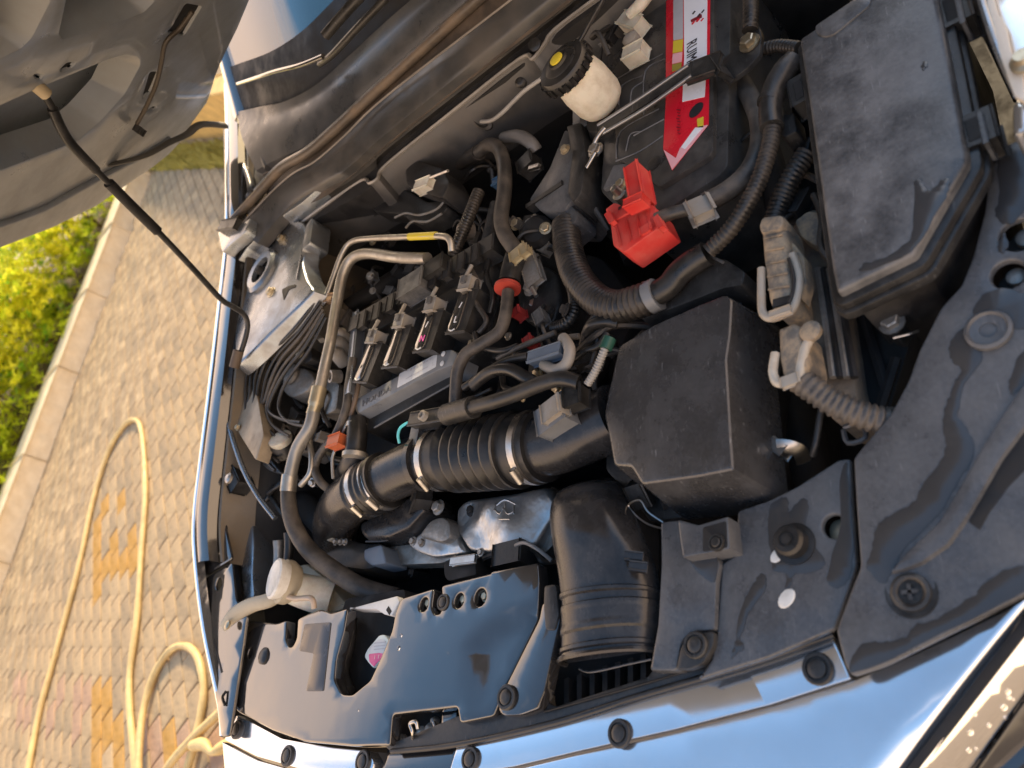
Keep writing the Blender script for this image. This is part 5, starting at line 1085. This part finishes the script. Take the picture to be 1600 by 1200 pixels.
hose('heater_pipe', [(788, 216, .87), (810, 213, .875), (828, 222, .87), (838, 236, .855)], .0125, M('grey_hose', (.16, .155, .15), .45), 'grey hose arching over the dark gap by the relay box')
pv = thing('breather_hose', P(790, 620, .8), 'black breather hose joining the intake tube', 'hose')
tube('hose', [(732, 638, .878), (770, 628, .882), (810, 614, .884), (850, 598, .885), (880, 592, .88), (905, 598, .87)], .0115, RUB, pv, 12)
tube('hose_branch', [(740, 602, .878), (765, 582, .885), (795, 577, .885), (825, 592, .875), (850, 606, .86)], .010, RUB, pv, 12)
tube('thin_branch', [(725, 606, .878), (755, 585, .88), (790, 565, .88), (826, 556, .878)], .0065, RUB, pv, 10)
obox('branch_plug', P(826, 558, .888), P(872, 543, .888), .016, .016, M('blue_grey_plug', (.12, .15, .19), .4), pv)
tube('union', [(698, 648, .868), (740, 636, .876)], .018, BLACK, pv, 14, 4)
obox('union_bracket', P(640, 655, .862), P(700, 645, .866), .022, .025, BLACK, pv); lathe('union_port', P(664, 651, .868), [(.009, 0), (.009, .008), (.006, .01), (.005, .004)], GREYC, pv)
hose('cyan_wire', [(638, 660, .86), (626, 668, .862), (622, 680, .858), (624, 692, .848)], .0025, CYAN, 'small cyan wire loop above the straight intake tube', 'wire')
hose('curved_hose', [(880, 528, .875), (890, 545, .88), (885, 568, .88), (868, 578, .878), (850, 570, .872)], .0085, M('pale_grey_hose', (.26, .25, .23), .45, dust=((.3, .25, .18), .5, 14)), 'small pale hooked hose near the filter box inlet')
hose('curved_hose', [(918, 520, .85), (925, 508, .86), (945, 502, .86), (965, 505, .85)], .0085, RUB, 'dark hose hump between conduit and filter box')
gs = thing('taped_wire_stub', P(945, 545, .83), 'ribbed wire stub with green tape beside the filter box', 'wire'); tube('stub', [(918, 600, .875), (930, 580, .88), (943, 550, .885), (952, 530, .885)], .0055, M('pale_conduit', (.30, .29, .27), .45), gs, 8, rib=(.004, .2)); tube('green_wrap', [(946, 545, .886), (953, 528, .886)], .009, GREEN, gs, 8, 2)
# left side: brake lines, apron fittings
for k, pts in enumerate(([(492, 455, .93), (455, 500, .925), (415, 540, .915), (395, 575, .905), (390, 620, .895), (380, 650, .885), (390, 690, .87), (425, 715, .86)],
                         [(498, 465, .925), (462, 512, .92), (428, 548, .91), (410, 578, .90), (402, 620, .89), (408, 655, .88), (432, 685, .87)],
                         [(503, 478, .92), (470, 525, .915), (440, 560, .905), (424, 592, .895), (414, 625, .885), (405, 640, .88), (410, 665, .875), (440, 700, .86)],
                         [(507, 490, .915), (478, 540, .905), (450, 575, .90), (432, 605, .89), (420, 640, .88), (440, 655, .875), (470, 660, .865)],
                         [(486, 448, .935), (445, 490, .93), (405, 530, .92), (393, 560, .91)])):
    hose('brake_line', pts, .0042, BLACK if k != 2 else RUBD, ['outermost thin black brake line along the far apron', 'second black brake line from the far apron', 'dusty brake line in the middle of the bundle', 'innermost brake line of the far bundle ending by the cream cap', 'short brake line ending at the strut tower edge'][k], 'brake line', 'brake lines on the far side', seg=8)
cc = thing('pressure_sensor', P(438, 686, .83), 'round cream sensor cap below the brake lines', 'sensor'); lathe('cap', P(438, 686, .865), [(.022, -.012), (.026, -.004), (.026, .003), (.022, .006), (.008, .007)], CREAM, cc, axis=(.4, -.3, .8), seg=22); lathe('base', P(440, 690, .855), [(.03, -.03), (.03, 0), (.026, .006)], RUB, cc, axis=(.4, -.3, .8))
mt = thing('engine_mount', P(460, 600, .7), 'cast engine mount below the thick aluminium pipe', 'engine mount')
plate('mount_arm', [(440, 590), (452, 572), (480, 575), (492, 590), (478, 612), (455, 622), (440, 612)], .86, .08, CAST, mt, rd=8, ch=.008)
lathe('mount_boss', P(457, 586, .862), [(.024, 0), (.024, .008), (.016, .012), (.008, .012)], CAST, mt); hexbolt(P(470, 552, .865), .010, ZINC, mt)
plate('mount_plate', [(465, 545), (485, 540), (488, 560), (478, 568), (464, 562)], .862, .05, BLACK, mt, rd=4)
plate('mount_web', [(440, 640), (448, 625), (470, 650), (480, 690), (460, 710), (444, 680)], .80, .08, CAST, mt, rd=8, ch=.006)
plate('mount_leg', [(392, 700), (420, 715), (440, 740), (420, 735), (398, 715)], .82, .1, PAINTD, mt, rd=4)
for k, (X, Y, r) in enumerate(((528, 535, .018), (526, 552, .016), (533, 520, .012))): lathe('valve_fitting', P(X, Y, .865), [(r, -.03), (r, 0), (r*.7, .008), (r*.4, .012)], GREYC, mt, axis=(.2, -.3, .9))
lathe('oil_port', P(518, 588, .86), [(.014, -.02), (.014, .004), (.009, .004), (.008, -.004)], CAST, mt, axis=(-.3, .2, .9))
plate('belt_cover', [(492, 600), (512, 590), (530, 600), (525, 640), (505, 650), (490, 640)], .835, .1, CAST, mt, rd=6)
hose('shell_rail', [(356, 585, .93), (352, 640, .915), (375, 720, .885), (400, 770, .86), (430, 810, .83)], .006, PAINTD, 'pale pinch rail running down the far apron', 'rail', seg=8)
plate('apron_patch', [(353, 580), (372, 578), (402, 620), (412, 680), (400, 720), (375, 680), (353, 640)], .895, .03, M('bay_tan_paint', (.32, .27, .20), .4, .3, dust=((.2, .15, .1), .6, 9)), car, rd=5)
hexbolt(P(372, 668, .898), .006, ZINC, car)
for k, pts in enumerate(([(420, 770, .80), (440, 755, .80), (455, 735, .79)], [(408, 765, .79), (412, 785, .79), (430, 760, .79)], [(400, 740, .80), (440, 800, .78), (470, 830, .76)])):
    hose('black_tube', pts, .007, RUB, ['short black tube low by the crimped hose', 'black hooked tube under the far apron edge', 'black tube slanting down beside the rubber hose'][k], 'tube', seg=8)
for X, Y, z, k in ((435, 862, .78, 0), (452, 850, .80, 1)): hose('nozzle_pipe', [(X, Y-18, z+.01), (X, Y+5, z), (X-3, Y+35, z-.01)], lambda u: .012-.003*u, CAST if k == 0 else RUB, ['grey pipe stub rising behind the washer cap', 'black pipe stub rising behind the washer cap'][k], 'pipe stub', seg=10)
dt = thing('drive_cover', P(540, 860, .66), 'dark pump housing with blue grey connector under the intake elbow', 'pump')
plate('housing', [(505, 850), (540, 842), (570, 850), (600, 850), (612, 880), (570, 890), (515, 882)], .735, .1, BLACK, dt, rd=6)
plate('plug', [(568, 858), (596, 850), (604, 880), (580, 884), (568, 875)], .752, .05, M('blue_grey_plug', (.12, .15, .19), .4), dt, rd=5, ch=.004)
plate('pale_web', [(502, 835), (512, 812), (520, 842), (512, 846)], .765, .05, M('pale_web', (.55, .50, .40), .5), dt, rd=3)
for X in (525, 533, 540): hexbolt(P(X, 847, .76), .005, CAST, dt)
# firewall corner: black solenoid bracket
sv = thing('solenoid_bracket', P(655, 300, .8), 'black bracket with solenoid valves against the far firewall', 'solenoid')
plate('bracket', [(583, 292), (602, 300), (620, 290), (640, 300), (668, 316), (694, 312), (700, 322), (690, 335), (672, 345), (660, 352), (640, 345), (630, 335), (582, 330)], .875, .04, BLACK, sv, rd=6, ch=.004)
tube('bracket_edge', [(617, 340, .878), (634, 333, .879), (655, 336, .88), (680, 328, .88), (693, 316, .88)], .0025, GREYC, sv, 6)
tube('bracket_edge', [(634, 356, .875), (645, 346, .876), (668, 346, .876), (690, 334, .876)], .0025, GREYC, sv, 6)
plate('valve_body', [(632, 265), (650, 250), (690, 262), (702, 285), (690, 310), (660, 300), (635, 290)], .905, .06, MATTE, sv, rd=6, ch=.005)
for X, Y in ((605, 283), (618, 272)): lathe('round_cap', P(X, Y, .90), [(.013, -.02), (.013, 0), (.008, .006), (.004, .006)], CAST, sv, axis=(-.6, -.2, .7))
obox('valve_plug', P(648, 290, .922), P(668, 282, .922), .022, .02, CREAM, sv); tube('valve_stem', [(672, 278, .92), (700, 267, .925)], .003, STEEL, sv, 6)
# loose bits over the gearbox side
gb = thing('gearbox', P(880, 450, .5), 'dark gearbox housing under the conduits', 'gearbox')
plate('housing', [(800, 420), (850, 380), (940, 400), (1000, 480), (960, 560), (900, 620), (840, 600), (790, 520)], .76, .3, DEEP, gb, rd=14, ch=.01)
plate('cover', [(800, 440), (845, 412), (870, 425), (875, 470), (860, 510), (815, 500)], .83, .08, BLACK, gb, rd=10, ch=.008, nch=3)
hexbolt(P(831, 450, .836), .011, GREYC, gb); tube('stud', [(831, 449, .85), (838, 463, .845)], .004, STEEL, gb, 8, 2)
obox('gear_bracket', P(822, 402, .862), P(834, 440, .855), .03, .012, CAST, gb); lathe('gear_cap', P(838, 362, .85), [(.03, -.03), (.03, 0), (.022, .01), (.01, .012)], MATTE, gb, axis=(-.3, -.3, .9))
tube('gear_cable', [(866, 512, .845), (885, 505, .85), (897, 485, .85), (896, 455, .848), (885, 430, .84)], .0095, RUB, gb, 10, rib=(.005, .15))
for X, Y, z, m_ in ((800, 490, .855, 'r'), (818, 535, .86, 'r'), (783, 350, .85, 'k')):
    obox('tiny_plug', P(X, Y, z), P(X+10, Y-8, z), .012, .02, M('dark_red_plug', (.22, .02, .02), .5) if m_ == 'r' else BLACK, gb)
for k, pts in enumerate(([(735, 420, .88), (745, 440, .88), (742, 470, .88), (760, 500, .87), (748, 520, .87)], [(742, 520, .872), (746, 535, .872), (760, 545, .87), (785, 548, .87), (810, 540, .865)], [(778, 560, .86), (800, 548, .865), (830, 535, .865), (868, 520, .86)],
                         [(765, 400, .87), (760, 430, .875), (770, 460, .87), (765, 490, .865)], [(840, 560, .86), (860, 548, .865), (882, 530, .865), (905, 525, .86)], [(900, 560, .85), (915, 548, .855), (935, 540, .85), (950, 520, .85)])):
    hose('wiring_loom', pts, .0048, RUB if k % 2 else RUBD, ['loom dropping behind the nearest coil', 'loom bending under the lower heater hose', 'loom crossing in front of the gearbox cover', 'loom beside the harness channel end', 'loom near the hooked pale hose', 'loom tucked by the filter box corner'][k], 'wiring', 'loose wiring looms', seg=8)
cond([(748, 300, .885), (738, 325, .888), (728, 350, .888), (716, 380, .886), (708, 400, .88)], .0115, 'black ribbed conduit diving behind the harness channel', (.006, .14))
hose('vacuum_hose', [(775, 320, .86), (768, 350, .862), (760, 385, .86), (756, 405, .855)], .012, RUBD, 'straight brown hose beside the heater hose')
lathe_t = lathe('round_cap', P(722, 360, .86), [(.018, -.02), (.018, 0), (.012, .006), (.004, .007)], M('pale_tan_cap', (.30, .25, .20), .45), None, axis=(-.4, .2, .8)); tag(lathe_t, 'pale round cap behind the black ribbed conduit', 'cap')
bx_ = thing('sensor_block', P(812, 245, .8), 'blue black sensor block beside the heater hose bend', 'sensor'); obox('block', P(808, 262, .87), P(828, 242, .872), .03, .03, BLACK, bx_); obox('clip', P(770, 285, .86), P(782, 278, .86), .014, .02, M('blue_clip', (.05, .12, .22), .5), bx_)
ml_ = thing('metal_lug', P(833, 262, .8), 'small steel lug at the edge of the relay box', 'lug'); obox('lug', P(826, 262, .875), P(840, 258, .875), .008, .006, STEEL, ml_, .001)
# dark machinery lower down
for k, (X, Y, z, r, h_) in enumerate(((600, 560, .72, .07, .1), (700, 480, .70, .08, .1))): pass
for k, (a, b_, r, z) in enumerate((((480, 520), (640, 420), .02, .78), ((560, 345), (720, 330), .03, .74), ((700, 320), (760, 400), .025, .78), ((430, 760), (520, 840), .03, .70), ((900, 60), (930, 300), .03, .74), ((1160, 160), (1220, 330), .02, .76), ((1000, 400), (940, 330), .03, .74), ((860, 660), (940, 560), .02, .78), ((1240, 640), (1260, 800), .03, .66))):
    o = tube('bay_pipe', [(a[0], a[1], z), ((a[0]+b_[0])/2+8, (a[1]+b_[1])/2-5, z+.015), (b_[0], b_[1], z-.02)], r, DEEP, car, 10)

# ================================================================ small fittings in the gaps
rng = random.Random(21)
def clutter(par, poly, n, z0, z1, kinds='pbw'):
    xs = [p[0] for p in poly]; ys = [p[1] for p in poly]; k = 0; tries = 0
    while k < n and tries < 400:
        tries += 1; X, Y = rng.uniform(min(xs), max(xs)), rng.uniform(min(ys), max(ys))
        if not inpoly(X, Y, poly): continue
        z = rng.uniform(z0, z1); kd_ = rng.choice(kinds); k += 1
        an = rng.uniform(0, 6.28); q = P(X, Y, z)
        d = Vector((math.cos(an), math.sin(an), rng.uniform(-.3, .3)))
        if kd_ == 'p':
            L_ = rng.uniform(.018, .04); b_ = obox('plug', q, q+d*L_, rng.uniform(.012, .022), rng.uniform(.014, .024), rng.choice([BLACK, MATTE, GREYP, GREYC, RUBD]), par, .002)
            tube('plug_lead', [q+d*L_-Vector((0, 0, .008)), q+d*(L_+.02)-Vector((0, 0, .002)), q+d*(L_+.05)+Vector((rng.uniform(-.02, .02), rng.uniform(-.02, .02), -.03))], .0032, RUB, par, 6, 4)
        elif kd_ == 'b': hexbolt(q, rng.uniform(.005, .009), rng.choice([CAST, ZINC, STEEL, DEEP]), par, axis=(rng.uniform(-.5, .2), rng.uniform(-.5, .5), .8))
        else:
            e = q+d*rng.uniform(.06, .13)
            tube('loom', [q, q.lerp(e, .35)+Vector((0, 0, rng.uniform(.0, .02))), q.lerp(e, .7)+Vector((rng.uniform(-.02, .02), rng.uniform(-.02, .02), .005)), e-Vector((0, 0, .03))], rng.uniform(.0028, .0058), rng.choice([RUB, RUB, RUBD, RIBM]), par, 7, 5)
clutter(en, [(560, 350), (690, 340), (700, 380), (570, 395)], 6, .78, .82)
clutter(en, [(540, 430), (640, 405), (640, 430), (545, 490)], 9, .80, .86)
clutter(en, [(460, 640), (540, 610), (545, 740), (470, 745)], 10, .78, .83)
clutter(gb, [(700, 270), (780, 250), (780, 400), (720, 400)], 10, .80, .85)
clutter(gb, [(790, 330), (860, 340), (880, 420), (800, 420)], 10, .82, .86)
clutter(gb, [(745, 470), (880, 470), (930, 560), (900, 620), (740, 620)], 22, .82, .865)
clutter(gb, [(890, 490), (960, 500), (960, 540), (900, 600)], 8, .81, .85)
clutter(en, [(700, 580), (740, 565), (850, 612), (830, 622), (730, 622)], 6, .79, .82, 'pb')
clutter(en, [(640, 850), (860, 860), (840, 890), (640, 900)], 8, .70, .73)
clutter(mt, [(400, 640), (500, 560), (500, 760), (430, 800)], 12, .76, .82)
clutter(rs, [(930, 20), (975, 10), (960, 110), (940, 90)], 5, .87, .90, 'pw')
clutter(fb, [(1215, 150), (1250, 160), (1275, 320), (1240, 320)], 5, .80, .84, 'pw')
clutter(ec, [(1290, 660), (1330, 600), (1380, 620), (1320, 700)], 5, .72, .77, 'bw')
clutter(eb_, [(900, 180), (945, 170), (940, 300), (905, 310)], 6, .80, .84, 'pw')

more = [[(488, 462, .928), (452, 505, .922), (418, 545, .912), (400, 585, .902), (396, 630, .892), (384, 665, .88), (398, 700, .868), (430, 735, .85)],
        [(500, 472, .922), (466, 520, .917), (434, 555, .907), (417, 588, .897), (408, 630, .887), (398, 655, .88), (404, 690, .87), (436, 722, .855)],
        [(505, 484, .917), (474, 534, .91), (444, 570, .902), (428, 600, .893), (417, 634, .884), (424, 662, .876), (452, 682, .866)],
        [(510, 496, .91), (484, 546, .90), (456, 584, .892), (440, 612, .885), (436, 640, .878), (452, 660, .872), (486, 668, .862)],
        [(482, 452, .936), (438, 498, .928), (400, 540, .917), (386, 590, .905), (384, 640, .893)]]
for k, pts in enumerate(more):
    hose('brake_line', pts, .0036, (BLACK, RUB, RUBD, BLACK, RUB)[k], ['slim black line hugging the second brake line', 'slim rubber line between the middle brake lines', 'slim dusty line beside the innermost brake line', 'lowest slim line of the far bundle', 'slim line nearest the tan apron patch'][k], 'brake line', 'brake lines on the far side', seg=8)
# terminal cover mouldings
for k in range(4): obox('cover_rib', P(962+k*16, 352-k*8, .9062), P(970+k*16, 384-k*8, .9062), .0022, .003, RED, rc, .0006)
obox('cover_clip', P(948, 332, .915), P(956, 346, .915), .008, .012, RED, rc, .001); obox('cover_clip', P(1024, 338, .912), P(1032, 354, .912), .007, .012, RED, rc, .001)
for X, Y in ((966, 326), (982, 314), (996, 330)): obox('cover_slot', P(X, Y, .9088), P(X+6, Y-4, .9088), .005, .0012, M('red_shadow_gap', (.06, .01, .01), .7), rc, 0)
# plug locking tabs on the coils
for B_ in (B1, B2, B3, B4):
    b_, f, d, s_ = B_
    obox('lock_tab', f+d*.088+Vector((0, 0, .016)), f+d*.10+Vector((0, 0, .017)), .010, .004, GREYP, b_, .0008)
